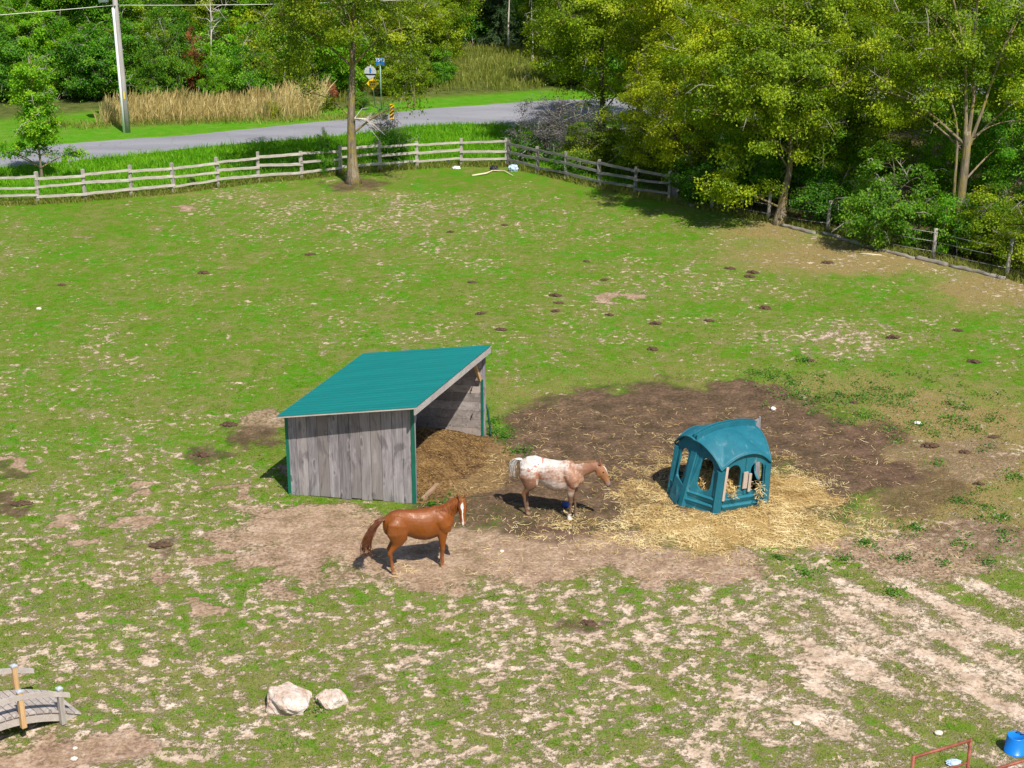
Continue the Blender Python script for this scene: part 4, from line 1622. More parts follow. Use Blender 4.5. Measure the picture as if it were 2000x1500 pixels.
def text(body, size, mat, parent, x, z, y, name="lettering"):
    cu = bpy.data.curves.new(name, 'FONT')
    cu.body = body
    cu.size = size
    cu.align_x, cu.align_y = 'CENTER', 'CENTER'
    cu.extrude = .002
    tmp = bpy.data.objects.new(name, cu)
    C.objects.link(tmp)
    dg = bpy.context.evaluated_depsgraph_get()
    me = bpy.data.meshes.new_from_object(tmp.evaluated_get(dg))
    bpy.data.objects.remove(tmp)
    me.materials.clear()
    o = link_mesh(name, me, mat, parent)
    o.rotation_euler = (math.pi / 2, 0, 0)
    o.location = (x, y, z)
    return o


sp = at(733, 209)
s1 = empty("warning_sign", sp, math.radians(-8), "yellow diamond sign below a grey shield plate on one leaning post", "road sign")
lean = Vector((-.20, 0, 0))
zt = height_at(127, sp)
mb = MB()
mb.tube([Vector((0, .03, -.1)), Vector((-.22, .03, zt))], .035, 8)
mb.build("sign_post", STEEL, s1)
zc = height_at(163, sp)
xc = -.22 * zc / zt
d = .36
dm = plate("diamond_plate", [(xc - d, zc), (xc, zc - d), (xc + d, zc), (xc, zc + d)], .012, YEL, s1, -.02)
for (zz, segs_) in ((.08, [(-.17, .05), (-.08, .06), (.03, .05), (.12, .06)]), (-.07, [(-.13, .06), (-.02, .07), (.09, .05)])):
    for (xx, ww) in segs_:
        plate("lettering", [(xc + xx, zc + zz - .045), (xc + xx + ww, zc + zz - .045), (xc + xx + ww, zc + zz + .045), (xc + xx, zc + zz + .045)], .003, BLK, dm, -.0245)
zs = height_at(142, sp)
xs_ = -.22 * zs / zt - .05
r_ = .36
shield = [(xs_ - .17, zs + .36), (xs_ - .31, zs + .24), (xs_ - .36, zs + .02), (xs_ - .28, zs - .18), (xs_ - .05, zs - .40), (xs_ + .05, zs - .40), (xs_ + .28, zs - .18), (xs_ + .36, zs + .02), (xs_ + .31, zs + .24), (xs_ + .17, zs + .36)]
sh = plate("shield_plate", list(reversed(shield)), .012, GREYW, s1, -.02)
plate("shield_band", [(xs_ - .29, zs - .15), (xs_ + .29, zs - .15), (xs_ + .34, zs - .06), (xs_ - .34, zs - .06)], .003, BLK, sh, -.0245)
plate("shield_band", [(xs_ - .05, zs - .03), (xs_ + .05, zs - .03), (xs_ + .05, zs + .27), (xs_ - .05, zs + .27)], .003, BLUE, sh, -.0245)

bp_ = at(745, 215)
s2 = empty("number_sign", bp_, math.radians(-3), "small blue house number sign high on a thin green post", "road sign")
zb0, zb1 = height_at(127.5, bp_), height_at(113, bp_)
mb = MB()
mb.tube([Vector((0, .03, -.1)), Vector((0, .03, zb1))], .035, 8)
mb.build("sign_post", simple("green_post", (.22, .36, .32), .5, .4, .2, .08), s2)
bw = .25
pl = plate("blue_plate", [(-bw, zb0), (bw, zb0), (bw, zb1), (-bw, zb1)], .012, BLUE, s2, -.02)
text("7518", .27, WHT, pl, 0, (zb0 + zb1) / 2 + .09, -.026)

hp = at(766, 246)
s3 = empty("hazard_marker", hp, math.radians(-14), "black and yellow striped hazard marker beside the road", "road sign")
z0, z1 = height_at(232, hp), height_at(203, hp)
mb = MB()
mb.tube([Vector((0, .03, -.1)), Vector((.03, .03, z1 - .05))], .03, 8)
mb.build("sign_post", STEEL, s3)
hm = plate("striped_plate", [(-.12, z0), (.12, z0), (.15, z1), (-.09, z1)], .012, YEL, s3, -.02)
hh = z1 - z0
for k in range(4):
    zz = z0 + hh * (.02 + .25 * k)
    x0_ = .03 * (zz - z0) / hh
    plate("stripe", [(-.12 + x0_, zz), (.12 + x0_, zz + .17), (.12 + x0_, min(z1 - .0, zz + .28)), (-.12 + x0_, min(z1, zz + .10))], .003, BLK, hm, -.0245)

tp = at(1263, 214)
s4 = empty("stop_sign", tp, math.radians(12), "red octagonal stop sign half hidden in the right-hand foliage", "road sign")
mb = MB()
mb.tube([Vector((0, .03, -.1)), Vector((0, .03, 2.6))], .035, 8)
mb.build("sign_post", STEEL, s4)
zc = height_at(177, tp)


def octagon(r, z):
    return [(r * math.cos(math.pi / 8 + k * math.pi / 4), z + r * math.sin(math.pi / 8 + k * math.pi / 4)) for k in range(8)]


wp = plate("white_border", octagon(.40, zc), .010, WHT, s4, -.016)
rp = plate("red_plate", octagon(.365, zc), .004, RED, s4, -.021)
text("STOP", .26, WHT, rp, 0, zc, -.0245)

# ------------------------------------------------------------------ garden footbridge, lower left
P2b, P3b = at(46, 1443), at(122, 1411)
e = (P3b - P2b)
e.z = 0
e.normalize()                                                   # along the bridge, towards its landing
nb_ = Vector((-e.y, e.x, 0))                                    # across, away from the camera
O = P3b + e * .38                                               # landing end of the near stringer
bridge = empty("garden_footbridge", O, 0, "small arched weathered wooden footbridge with posts and curved handrails", "footbridge")
BW = 1.0


def arch(d):
    """deck height at distance d from the landing end"""
    span = 3.6
    return .06 + .55 * (1 - ((d - span / 2) / (span / 2)) ** 2)


W_DECK = wood("grey_deck_boards", (.30, .255, .235), (.60, .545, .50), axis=1, grain=6, plank=.4)
bdir = -e
d = .0
k = 0
mbk = MB()
for k in range(24):
    d0, d1 = k * .15, k * .15 + .135
    a0, a1 = arch(d0), arch(d1)
    q = []
    for off in (-.04, BW + .04):
        for (dd, zz) in ((d0, a0), (d1, a1)):
            p = bdir * dd + nb_ * off
            q += [Vector((p.x, p.y, zz - .035)), Vector((p.x, p.y, zz + .0 + random.uniform(-.003, .003)))]
    mbk.add(q, [(0, 1, 3, 2), (4, 6, 7, 5), (0, 4, 5, 1), (2, 3, 7, 6), (1, 5, 7, 3), (0, 2, 6, 4)])
me_o = mbk.build("deck", W_DECK, bridge)
av = me_o.data.attributes.new("pv", 'FLOAT', 'POINT')
av.data.foreach_set("value", np.repeat([random.random() for _ in range(24)], 8).astype(np.float32))
for off in (0.0, BW - .05):
    mb = MB()
    q, fs = [], []
    for k in range(25):
        dd = k * .15
        z = arch(dd) - .04
        for o2 in (off, off + .05):
            p = bdir * dd + nb_ * o2
            q += [Vector((p.x, p.y, max(-.05, z - .20))), Vector((p.x, p.y, z))]
    for k in range(24):
        o2 = 4 * k
        for (i_, j_) in ((0, 1), (1, 3), (3, 2), (2, 0)):
            fs.append((o2 + i_, o2 + j_, o2 + 4 + j_, o2 + 4 + i_))
    fs += [(0, 2, 3, 1), (97, 99, 98, 96)]
    mb.add(q, fs)
    mb.build("stringer", W_TRIMX, bridge)
CAPM = simple("pale_post_cap", (.50, .56, .62), .4, .4, .3, .08)
for (dd, off, warm) in ((.40, -.07, False), (1.18, -.07, True), (.74, BW + .06, True), (.40, BW + .06, None), (2.0, -.07, True), (2.0, BW + .06, True)):
    if warm is None: continue
    p = bdir * dd + nb_ * off
    z0 = max(0.0, arch(dd) - .26)
    z1 = arch(dd) + .50
    mb = MB()
    mb.beam(Vector((p.x, p.y, z0)), Vector((p.x, p.y, z1)), .095, .095, up=nb_)
    po = mb.build("post", W_WARM if warm else W_FENCE, bridge)
    mb = MB()
    mb.beam(Vector((p.x, p.y, z1)), Vector((p.x, p.y, z1 + .03)), .115, .115, up=nb_)
    mb.add([Vector((p.x, p.y, z1 + .03)) + e * sx_ * .055 + nb_ * sy_ * .055 for sx_, sy_ in ((-1, -1), (1, -1), (1, 1), (-1, 1))] + [Vector((p.x, p.y, z1 + .06))],
           [(0, 1, 4), (1, 2, 4), (2, 3, 4), (3, 0, 4)])
    mb.build("post_cap", CAPM, po)
for off, dstart in ((-.10, .22), (BW + .09, .34)):
    q, fs = [], []
    n = 20
    for k in range(n + 1):
        dd = dstart + k * (3.4 - dstart) / n
        z = arch(dd) + .40
        for o2 in (-.025, .025):
            p = bdir * dd + nb_ * (off + (.06 if off < 0 else -.06) * 0 + o2)
            q += [Vector((p.x, p.y, z - .05)), Vector((p.x, p.y, z + .05))]
    for k in range(n):
        o2 = 4 * k
        for (i_, j_) in ((0, 1), (1, 3), (3, 2), (2, 0)):
            fs.append((o2 + i_, o2 + j_, o2 + 4 + j_, o2 + 4 + i_))
    fs += [(0, 2, 3, 1), (4 * n + 1, 4 * n + 3, 4 * n + 2, 4 * n)]
    mb = MB()
    mb.add(q, fs)
    mb.build("handrail", W_TRIMX, bridge)

# ------------------------------------------------------------------ bucket, pipe panels, boulders
BLUEP = simple("bright_blue_plastic", (.005, .17, .62), .35, .45, 0, .04)
bk = empty("bucket", on_ground(at(1981, 1468)), .3, "bright blue plastic bucket standing upside down on the grass", "bucket")
mb = MB()
prof = [(.196, .0), (.196, .03), (.186, .032), (.165, .33), (.158, .345), (.150, .345), (.145, .335), (.0, .335)]
nseg = 36
vs, fs = [], []
for r, z in prof:
    for k in range(nseg):
        vs.append((r * math.cos(2 * math.pi * k / nseg), r * math.sin(2 * math.pi * k / nseg), z))
for i in range(len(prof) - 1):
    for k in range(nseg):
        fs.append((i * nseg + k, i * nseg + (k + 1) % nseg, (i + 1) * nseg + (k + 1) % nseg, (i + 1) * nseg + k))
mb.add(vs, fs, True)
mb.build("bucket_body", BLUEP, bk)
mb = MB()
mb.tube([(.05, .09, .345), (.06, .06, .375), (.09, .03, .375), (.10, .0, .345)], .010, 6)
mb.tube([(.10, .0, .34), (.15, -.03, .36), (.172, -.05, .30)], .008, 6)
mb.build("bucket_handle", simple("black_handle", (.02, .02, .025), .5, .4), bk)

RUST = simple("red_brown_pipe", (.27, .085, .055), .6, .3, .1, .3, 8)


def pipe_panel(a, b, label, h):
    root = empty("pipe_panel", (a.x, a.y, 0), 0, label, "pipe frame")
    av_, bv = Vector((0, 0, a.z)), Vector((b.x - a.x, b.y - a.y, b.z))
    for nm, pts, r in (("top_rail", [av_, bv], .028), ("mid_rail", [av_ - Vector((0, 0, h * .38)), bv - Vector((0, 0, h * .38))], .02),
                       ("bottom_rail", [av_ - Vector((0, 0, h * .76)), bv - Vector((0, 0, h * .76))], .02)):
        mb = MB()
        mb.tube(pts, r, 10)
        mb.build(nm, RUST, root)
    for p in (av_, bv):
        mb = MB()
        mb.tube([Vector((p.x, p.y, 0)), p + Vector((0, 0, .03))], .03, 10)
        mb.build("leg", RUST, root)
    dd = (bv - av_).normalized()
    for p, sgn in ((av_, 1), (bv, -1)):
        mb = MB()
        mb.tube([p + dd * .13 * sgn, p + dd * .06 * sgn - Vector((0, 0, .03)), p + dd * .02 * sgn - Vector((0, 0, .14))], .014, 6)
        mb.build("corner_brace", RUST, root)
    return root


PH = 1.2
pipe_panel(at(1784, 1479, PH), at(1896, 1446, PH), "rusty red pipe frame standing in the grass left of the blue bucket", PH)
pipe_panel(at(1940, 1503, PH), at(2060, 1468, PH), "rusty red pipe frame cut off by the corner below the blue bucket", PH)


def boulder(loc, sx_, sy_, sz, seed, label):
    bm = bmesh.new()
    bmesh.ops.create_icosphere(bm, subdivisions=5, radius=1)
    me = bpy.data.meshes.new("boulder")
    bm.to_mesh(me)
    bm.free()
    co = np.zeros(len(me.vertices) * 3, np.float32)
    me.vertices.foreach_get("co", co)
    co = co.reshape(-1, 3)
    rs = np.random.default_rng(seed)
    for k in range(16):                                          # chop facets
        nrm = rs.normal(0, 1, 3)
        nrm /= np.linalg.norm(nrm)
        dd = rs.uniform(.62, .9)
        over = np.maximum(0, co @ nrm - dd)
        co -= over[:, None] * nrm * .8
    n1 = fbm(co[:, 0] * 1.3 + co[:, 2] * .9, co[:, 1] * 1.3 - co[:, 2] * .8, .9, 5, seed)
    n2 = fbm(co[:, 0] * 3.5 + co[:, 2] * 2.2, co[:, 1] * 3.5 - co[:, 2] * 1.9, .9, 4, seed + 3)
    co *= (1 + .30 * n1 + .07 * n2)[:, None]
    co *= np.array([sx_, sy_, sz])
    me.vertices.foreach_set("co", co.astype(np.float32).ravel())
    me.update()
    o = link_mesh("boulder", me, ROCK)
    g = on_ground(loc)
    o.location = (g.x, g.y, g.z + sz * .22)
    return tag(o, label, "boulder", "pale boulders in the paddock")


def rock_mat():
    t = NT("pale_limestone")
    a = t.noise(3.5, 6, .7, t.obj())
    b = t.noise(18, 5, .7, t.obj())
    c = t.ramp(a, [(.36, (.36, .235, .165)), (.48, (.50, .41, .35)), (.62, (.62, .555, .515))])
    c = t.mix(t.math('MULTIPLY', t.math('SUBTRACT', 1, t.step(b, .32, .42)), .75), c, (.24, .19, .17))
    return t.pbr(c, .9, .2, 0, t.bump(b, .8, .03))


ROCK = rock_mat()
boulder(at(562, 1380), .50, .44, .35, 5, "larger pale rounded boulder lying in the near grass")
boulder(at(647, 1375), .31, .29, .23, 9, "smaller pale boulder just right of the bigger one")

# ------------------------------------------------------------------ dung piles, stones, litter
def dung_mesh(seed, kind):
    """a low heap: one lumpy flattened body"""
    bm = bmesh.new()
    bmesh.ops.create_icosphere(bm, subdivisions=4, radius=1)
    me = bpy.data.meshes.new("dung_pile")
    bm.to_mesh(me)
    bm.free()
    co = np.zeros(len(me.vertices) * 3, np.float32)
    me.vertices.foreach_get("co", co)
    co = co.reshape(-1, 3)
    n1 = fbm(co[:, 0] * 1.5 + co[:, 2] + seed * 3, co[:, 1] * 1.5 - co[:, 2], .8, 2, seed)
    n2 = np.abs(fbm(co[:, 0] * 3 + co[:, 2] * 2 + seed, co[:, 1] * 3 - co[:, 2] * 2, .8, 2, seed + 9))
    co = co * (.8 + .7 * n1 + .9 * n2)[:, None] * np.array([.20, .14, .075])
    me.vertices.foreach_set("co", co.astype(np.float32).ravel())
    me.update()
    me.materials.append(DUNG)
    return me


DUNG = simple("dried_dung", (.085, .054, .036), .95, .1, 0, .5, 14)
_dm = [dung_mesh(s, 0) for s in (1, 2, 3, 4)]
DUNGS = [(985, 440), (880, 454), (605, 498), (398, 534), (120, 557), (1085, 578), (922, 552), (1145, 511), (1180, 547), (1190, 616), (1090, 593), (1085, 609),
         (938, 613), (1280, 633), (1385, 627), (1495, 602), (1615, 514), (1470, 533), (1425, 525), (1464, 541), (1870, 646), (1744, 661), (1580, 704), (1275, 683),
         (447, 830), (395, 889), (312, 1066), (1150, 1217), (978, 645), (1902, 706), (1940, 854), (1885, 884), (1815, 872), (1912, 946), (40, 985), (1668, 786)]
for k, (x, y) in enumerate(DUNGS):
    o = bpy.data.objects.new("dung_pile", _dm[k % 4])
    C.objects.link(o)
    o.location = on_ground(at(x, y))
    o.rotation_euler = (0, 0, rng.uniform(-.5, .5))
    sc = rng.uniform(.6, 1.05) * (1.3 if (x, y) in ((312, 1066), (1150, 1217), (447, 830), (395, 889)) else 1)
    o.scale = (sc * 1.15, sc, sc)
    tag(o, "dark brown dung pile lying on the grazed ground", "dung pile", "dung piles over the paddock")

STONE = simple("pale_stone", (.62, .55, .48), .9, .2, 0, .15, 8)
PAPER = simple("white_paper", (.82, .83, .84), .7, .2, 0, .05, 9)
BLACKP = simple("black_plastic", (.02, .02, .025), .4, .4, 0, .2, 9)
PALEB = simple("pale_blue_plastic", (.42, .55, .75), .4, .4, 0, .12, 9)
DEEPB = simple("deep_blue_plastic", (.015, .05, .25), .4, .4, 0, .1, 9)


def lump(name, px_, py_, size, mat, seed, label, cat, rough=.35):
    bm = bmesh.new()
    bmesh.ops.create_icosphere(bm, subdivisions=3, radius=1)
    rs = np.random.default_rng(seed)
    me = bpy.data.meshes.new(name)
    bm.to_mesh(me)
    bm.free()
    co = np.zeros(len(me.vertices) * 3, np.float32)
    me.vertices.foreach_get("co", co)
    co = co.reshape(-1, 3)
    n1 = fbm(co[:, 0] * 1.7 + co[:, 2] * 2.1 + seed, co[:, 1] * 1.9 - co[:, 2] * 1.3, .8, 4, seed)
    co = co * (1 + rough * n1)[:, None] * np.array(size)
    me.vertices.foreach_set("co", co.astype(np.float32).ravel())
    me.update()
    o = link_mesh(name, me, mat)
    g = on_ground(at(px_, py_))
    o.location = (g.x, g.y, g.z + size[2] * .7)
    return tag(o, label, cat)


lump("plastic_bag", 1003, 334, (.23, .18, .19), PALEB, 3, "crumpled pale blue-white bag, its colour darkened for the shaded fence corner", "bag", .6)  # the corner's shade is painted into the bag by a darker colour
lump("rubbish_sack", 965, 334, (.20, .16, .17), BLACKP, 8, "small black sack lying left of the pale bag", "bag", .6)
lump("paper_litter", 891, 330, (.19, .11, .09), PAPER, 12, "crumpled white litter at the foot of a fence post", "litter", .7)
lump("plastic_litter", 781, 327, (.14, .12, .13), PALEB, 14, "light blue litter against the fence right of the big trunk", "litter", .6)
lump("plastic_litter", 875, 319, (.14, .10, .10), DEEPB, 17, "dark blue litter behind the lowest rail near white litter", "litter", .5)
lump("paper_litter", 1792, 828, (.11, .08, .04), PAPER, 15, "flat white scrap lying on the grass at the right", "litter", .5)
lump("paper_litter", 1510, 800, (.07, .06, .06), PAPER, 16, "tiny white scrap on the dark earth behind the feeder", "litter", .5)
lump("feed_tub", 1106, 988, (.11, .10, .08), DEEPB, 18, "dark blue tub in the shadow beneath the spotted horse", "tub", .2)
lump("plastic_litter", 1862, 1491, (.13, .09, .04), PALEB, 19, "pale blue folded scrap inside the rusty pipe frame", "litter", .6)
for k, (x, y, s, lab) in enumerate([(76, 605, .07, "pale stone alone on the far left grass"), (145, 1483, .05, "round white stone on the bare earth by the bridge"),
                                    (1556, 1414, .06, "small white stone on the grass above the pipe frame"), (1622, 452, .10, "pale rock beside a log on the wire fence line"),
                                    (1833, 1433, .06, "little pale stone above the pipe frame's left rail"), (147, 1462, .035, "grey stone beside the bridge on bare earth"),
                                    (980, 1077, .04, "white pebble on bare earth between the horses")]):
    lump("stone", x, y, (s * 1.3, s, s * .7), STONE, 40 + k, lab, "stone", .4)
# fallen branch near the corner
mb = MB()
pts = [at(922, 345), at(950, 342), at(962, 335), at(985, 337), at(1002, 345)]
mb.tube([Vector((p.x, p.y, .05 + .04 * (k % 2))) for k, p in enumerate(pts)], [.05, .045, .035, .025, .012], 6)
o = mb.build("fallen_branch", wood("bleached_branch", (.45, .38, .25), (.70, .62, .45), axis=0, grain=8))
tag(o, "bleached fallen branch on the grass by the fence corner", "branch")
mb = MB()
pts = [at(1680, 497), at(1700, 498), at(1722, 500)]
mb.tube([Vector((p.x, p.y, .03)) for p in pts], [.03, .03, .02], 6)
o = mb.build("fallen_branch", bpy.data.materials["bleached_branch"])
tag(o, "short bleached stick on the dry grass below the wood", "branch")

# ------------------------------------------------------------------ horses
def ring_loft(mb, rings, n=20):
    """rings: (centre, axis direction, half width, half height, up) -> closed smooth skin of elliptical sections"""
    vs, fs = [], []
    for (c, d, hw, hh, up) in rings:
        c, d, up = Vector(c), Vector(d).normalized(), Vector(up)
        s = d.cross(up).normalized()
        u = s.cross(d).normalized()
        for k in range(n):
            t = 2 * math.pi * k / n
            vs.append(c + s * (math.cos(t) * hw) + u * (math.sin(t) * hh))
    for i in range(len(rings) - 1):
        for k in range(n):
            fs.append((i * n + k, i * n + (k + 1) % n, (i + 1) * n + (k + 1) % n, (i + 1) * n + k))
    fs.append(tuple(reversed(range(n))))
    o = (len(rings) - 1) * n
    fs.append(tuple(o + k for k in range(n)))
    mb.add(vs, fs, True)


def path_loft(mb, pts, n=20, up=(0, 0, 1)):
    """pts: (x, y, z, half width, half height) along a path"""
    P = [Vector(p[:3]) for p in pts]
    rings = []
    for i, p in enumerate(pts):
        d = P[min(i + 1, len(P) - 1)] - P[max(i - 1, 0)]
        rings.append((P[i], d, p[3], p[4], up))
    ring_loft(mb, rings, n)


def leg(mb, pts, n=14):
    """pts: (x, y, z, fore-aft radius, side radius) from the top down"""
    rings = []
    for (x, y, z, rx, ry) in pts:
        rings.append(((x, y, z), (0, 0, -1), ry, rx, (1, 0, 0)))
    ring_loft(mb, rings, n)


def horse_body(neck, head_dir, head_up, hind, front, belly=0.0, ear_back=0.0):
    """one continuous body: overlapping lofts fused by a voxel remesh, facing +x, right side is -y"""
    mb = MB()
    T = [(-.85, 1.17, .05, .09), (-.82, 1.17, .12, .18), (-.75, 1.175, .20, .25), (-.64, 1.19, .255, .31), (-.48, 1.20, .275, .335), (-.30, 1.195, .225, .320),
         (-.10, 1.145, .275, .345), (.08, 1.12, .305, .362), (.24, 1.115, .295, .370), (.36, 1.135, .245, .378), (.50, 1.145, .225, .355), (.60, 1.15, .225, .305),
         (.69, 1.14, .19, .235), (.76, 1.12, .14, .16), (.80, 1.11, .07, .08)]
    T = [(x, z - belly * max(0, 1 - abs(x - .02) / .45), w * .93, h + belly * max(0, 1 - abs(x - .02) / .45)) for x, z, w, h in T]
    ring_loft(mb, [((x, 0, z), (1, 0, 0), w, h, (0, 0, 1)) for x, z, w, h in T], 28)
    # withers ridge and croup
    path_loft(mb, [(.02, 0, 1.38, .05, .06), (.20, 0, 1.42, .06, .07), (.36, 0, 1.455, .065, .08), (.52, 0, 1.42, .07, .08)], 14)
    path_loft(mb, [(-.80, 0, 1.30, .09, .08), (-.62, 0, 1.40, .15, .10), (-.45, 0, 1.44, .15, .10), (-.25, 0, 1.42, .10, .08)], 16)
    # neck
    path_loft(mb, neck, 22)
    # shoulders and haunch muscle
    for s in (-1, 1):
        path_loft(mb, [(.36, s * .11, 1.40, .06, .09), (.45, s * .175, 1.24, .085, .14), (.56, s * .190, 1.08, .090, .155), (.58, s * .155, .93, .085, .13)], 16, up=(1, 0, 0))
        path_loft(mb, [(-.48, s * .12, 1.41, .09, .14), (-.55, s * .180, 1.23, .125, .24), (-.56, s * .192, 1.04, .115, .245), (-.53, s * .170, .87, .092, .20), (-.56, s * .150, .73, .066, .12)], 18, up=(1, 0, 0))
    # legs
    for hp in hind:
        x, y, fx, fy = hp                                         # hock x/y and hoof x/y
        s = 1 if y > 0 else -1
        leg(mb, [(-.52, s * .155, .98, .20, .10), (-.50, s * .155, .84, .175, .092), (x + .15, y, .72, .120, .074), (x + .06, y, .62, .080, .056), (x + .005, y, .545, .066, .046),
                 (x, y, .50, .060, .044), (x + .015, y + (fy - y) * .2, .44, .046, .036), (x + (fx - x) * .35, y + (fy - y) * .5, .30, .034, .030), (x + (fx - x) * .55, y + (fy - y) * .7, .18, .036, .032),
                 (x + (fx - x) * .62, y + (fy - y) * .8, .14, .047, .040), (x + (fx - x) * .85, fy, .085, .040, .036), (fx, fy, .065, .050, .046), (fx + .015, fy, .0, .066, .058)])
    for fp in front:
        x, y, kx, fx, fy = fp                                     # elbow x, side y, knee x, hoof
        leg(mb, [(x, y, .98, .145, .092), (x, y, .86, .125, .084), (x, y, .76, .100, .072), (x + (kx - x) * .6, y, .62, .070, .058), (kx, y, .52, .054, .047), (kx + .004, y, .47, .056, .049),
                 (kx - .002, y + (fy - y) * .2, .42, .044, .038), (kx + (fx - kx) * .3, y + (fy - y) * .5, .29, .034, .029), (kx + (fx - kx) * .5, y + (fy - y) * .7, .17, .037, .032),
                 (kx + (fx - kx) * .6, fy, .135, .046, .039), (fx - .015, fy, .085, .038, .035), (fx, fy, .065, .048, .045), (fx + .015, fy, .0, .066, .058)])
    # head
    hd, hu = Vector(head_dir).normalized(), Vector(head_up)
    hs = hd.cross(hu).normalized()
    hu = hs.cross(hd).normalized()                                # forehead side
    pl = Vector(neck[-1][:3])
    HS = 1.1
    H = [(-.02, .00, .070, .095), (.06, .005, .088, .118), (.13, .005, .097, .130), (.20, .000, .096, .128), (.27, .006, .082, .108), (.34, .014, .066, .084), (.41, .016, .058, .070),
         (.47, .012, .060, .066), (.52, .006, .060, .062), (.56, .0, .050, .050), (.585, -.004, .030, .030)]
    ring_loft(mb, [(pl + hd * t + hu * o, hd, w * HS, h * HS, hu) for t, o, w, h in H], 20)
    # brow, jaw and ears
    for s in (-1, 1):
        c = pl + hd * .155 + hu * .055 + hs * s * .082
        ring_loft(mb, [(c - hd * .045, hd, .012, .014, hu), (c, hd, .026, .028, hu), (c + hd * .045, hd, .012, .014, hu)], 10)
        c = pl + hd * .17 - hu * .06 + hs * s * .055
        ring_loft(mb, [(c - hd * .09, hd, .02, .04, hu), (c, hd, .042, .075, hu), (c + hd * .09, hd, .02, .04, hu)], 12)
        e0 = pl - hd * .015 + hu * .075 + hs * s * .052
        ed = (-hd * .9 + hu * (.25 - ear_back) + hs * s * .22).normalized()
        ring_loft(mb, [(e0 - ed * .02, ed, .030, .024, hu), (e0 + ed * .05, ed, .036, .022, hu), (e0 + ed * .10, ed, .026, .016, hu), (e0 + ed * .16, ed, .007, .006, hu)], 10)
        c = pl + hd * .53 + hu * .028 + hs * s * .040                # nostril bulge
        ring_loft(mb, [(c - hd * .03, hd, .010, .012, hu), (c, hd, .018, .020, hu), (c + hd * .025, hd, .010, .010, hu)], 8)
    me = bpy.data.meshes.new("horse_raw")
    me.from_pydata(mb.v, [], mb.f)
    me.update()
    o = bpy.data.objects.new("horse_raw", me)
    C.objects.link(o)
    r = o.modifiers.new("remesh", 'REMESH')
    r.mode = 'VOXEL'
    r.voxel_size = .0125
    sm = o.modifiers.new("smooth", 'SMOOTH')
    sm.factor, sm.iterations = .5, 8
    dg = bpy.context.evaluated_depsgraph_get()
    out = bpy.data.meshes.new_from_object(o.evaluated_get(dg))
    bpy.data.objects.remove(o)
    bpy.data.meshes.remove(me)
    out.polygons.foreach_set("use_smooth", np.ones(len(out.polygons), bool))
    co = np.zeros(len(out.vertices) * 3, np.float32)
    out.vertices.foreach_get("co", co)
    return out, co.reshape(-1, 3), (pl, hd, hu, hs)


def coat_mat(name, rough, spec, sheen=0.0):
    t = NT(name)
    a = t.attr("col", False)
    n = t.noise(26, 4, .6, t.obj())
    c = t.mix(t.math('MULTIPLY', n, .5), a, t.mix(1.0, a, (.55, .5, .48), 'MULTIPLY'))
    mus = t.noise(5.5, 2, .5, t.obj((1, 1, .7)), .4)
    rv = t.noise(3.2, 3, .55, t.obj((1, 1, .8)), .6)
    rough = t.math('ADD', rough - .16, t.math('MULTIPLY', t.step(rv, .36, .62), .30))
    return t.pbr(c, rough, spec, 0, t.bump(t.math('ADD', t.math('MULTIPLY', n, .10), mus), .38, .05))


def lerp3(a, b, t):
    return a * (1 - t[:, None]) + b * t[:, None]


def noise3(p, s, seed, o=3):
    return (fbm(p[:, 0] + .37 * p[:, 1], p[:, 2] + .21 * p[:, 1], s, o, seed) + fbm(p[:, 1] * 1.0 + .3 * p[:, 0], p[:, 2] - .4 * p[:, 0], s, o, seed + 50)) * .7


def set_col(me, col):
    a = me.attributes.new("col", 'FLOAT_COLOR', 'POINT')
    c4 = np.ones((len(col), 4), np.float32)
    c4[:, :3] = np.clip(col, 0, 1)
    a.data.foreach_set("color", c4.ravel())


def hair(name, paths, r0, mat, parent, lvf=None, n=3):
    """locks of hair: thin tapering tubes along the given paths, one mesh"""
    mb = MB()
    for i, (pts, cval) in enumerate(paths):
        mb.cur = (*cval, 1)
        m = len(pts)
        mb.tube(pts, [r0 * (1 - .85 * k / (m - 1)) + .0012 for k in range(m)], n, caps=False)
    return mb.build(name, mat, parent, colattr=True)


def smooth_path(P, t):
    """catmull-rom through points P at t in 0..1"""
    n = len(P) - 1
    x = t * n
    i = min(int(x), n - 1)
    f = x - i
    p0, p1, p2, p3 = P[max(i - 1, 0)], P[i], P[i + 1], P[min(i + 2, n)]
    return 0.5 * ((2 * p1) + (p2 - p0) * f + (2 * p0 - 5 * p1 + 4 * p2 - p3) * f * f + (3 * p1 - p0 - 3 * p2 + p3) * f ** 3)


def tail_paths(core, spread, n, seed, col0, col1, length=(.75, 1.0)):
    rs = random.Random(seed)
    core = [Vector(c) for c in core]
    out = []
    for k in range(n):
        a = rs.uniform(0, 6.28)
        r = math.sqrt(rs.random())
        L = rs.uniform(*length)
        pts = []
        off = Vector((math.cos(a), math.sin(a), 0)) * r
        wob = Vector((rs.gauss(0, 1), rs.gauss(0, 1), 0)) * .02
        for i in range(8):
            t = i / 7 * L
            pts.append(smooth_path(core, t) + off * (spread[0] + (spread[1] - spread[0]) * t) + wob * math.sin(t * 6 + k))
        m = rs.random()
        out.append((pts, tuple(c0 * (1 - m) + c1 * m for c0, c1 in zip(col0, col1))))
    return out


HAIR = coat_mat("horse_hair", .45, .35)


def rot_local(v, ang):
    """world direction -> horse axes, for a horse turned by ang about z"""
    v = Vector(v)
    c, s = math.cos(-ang), math.sin(-ang)
    return Vector((v.x * c - v.y * s, v.x * s + v.y * c, v.z))


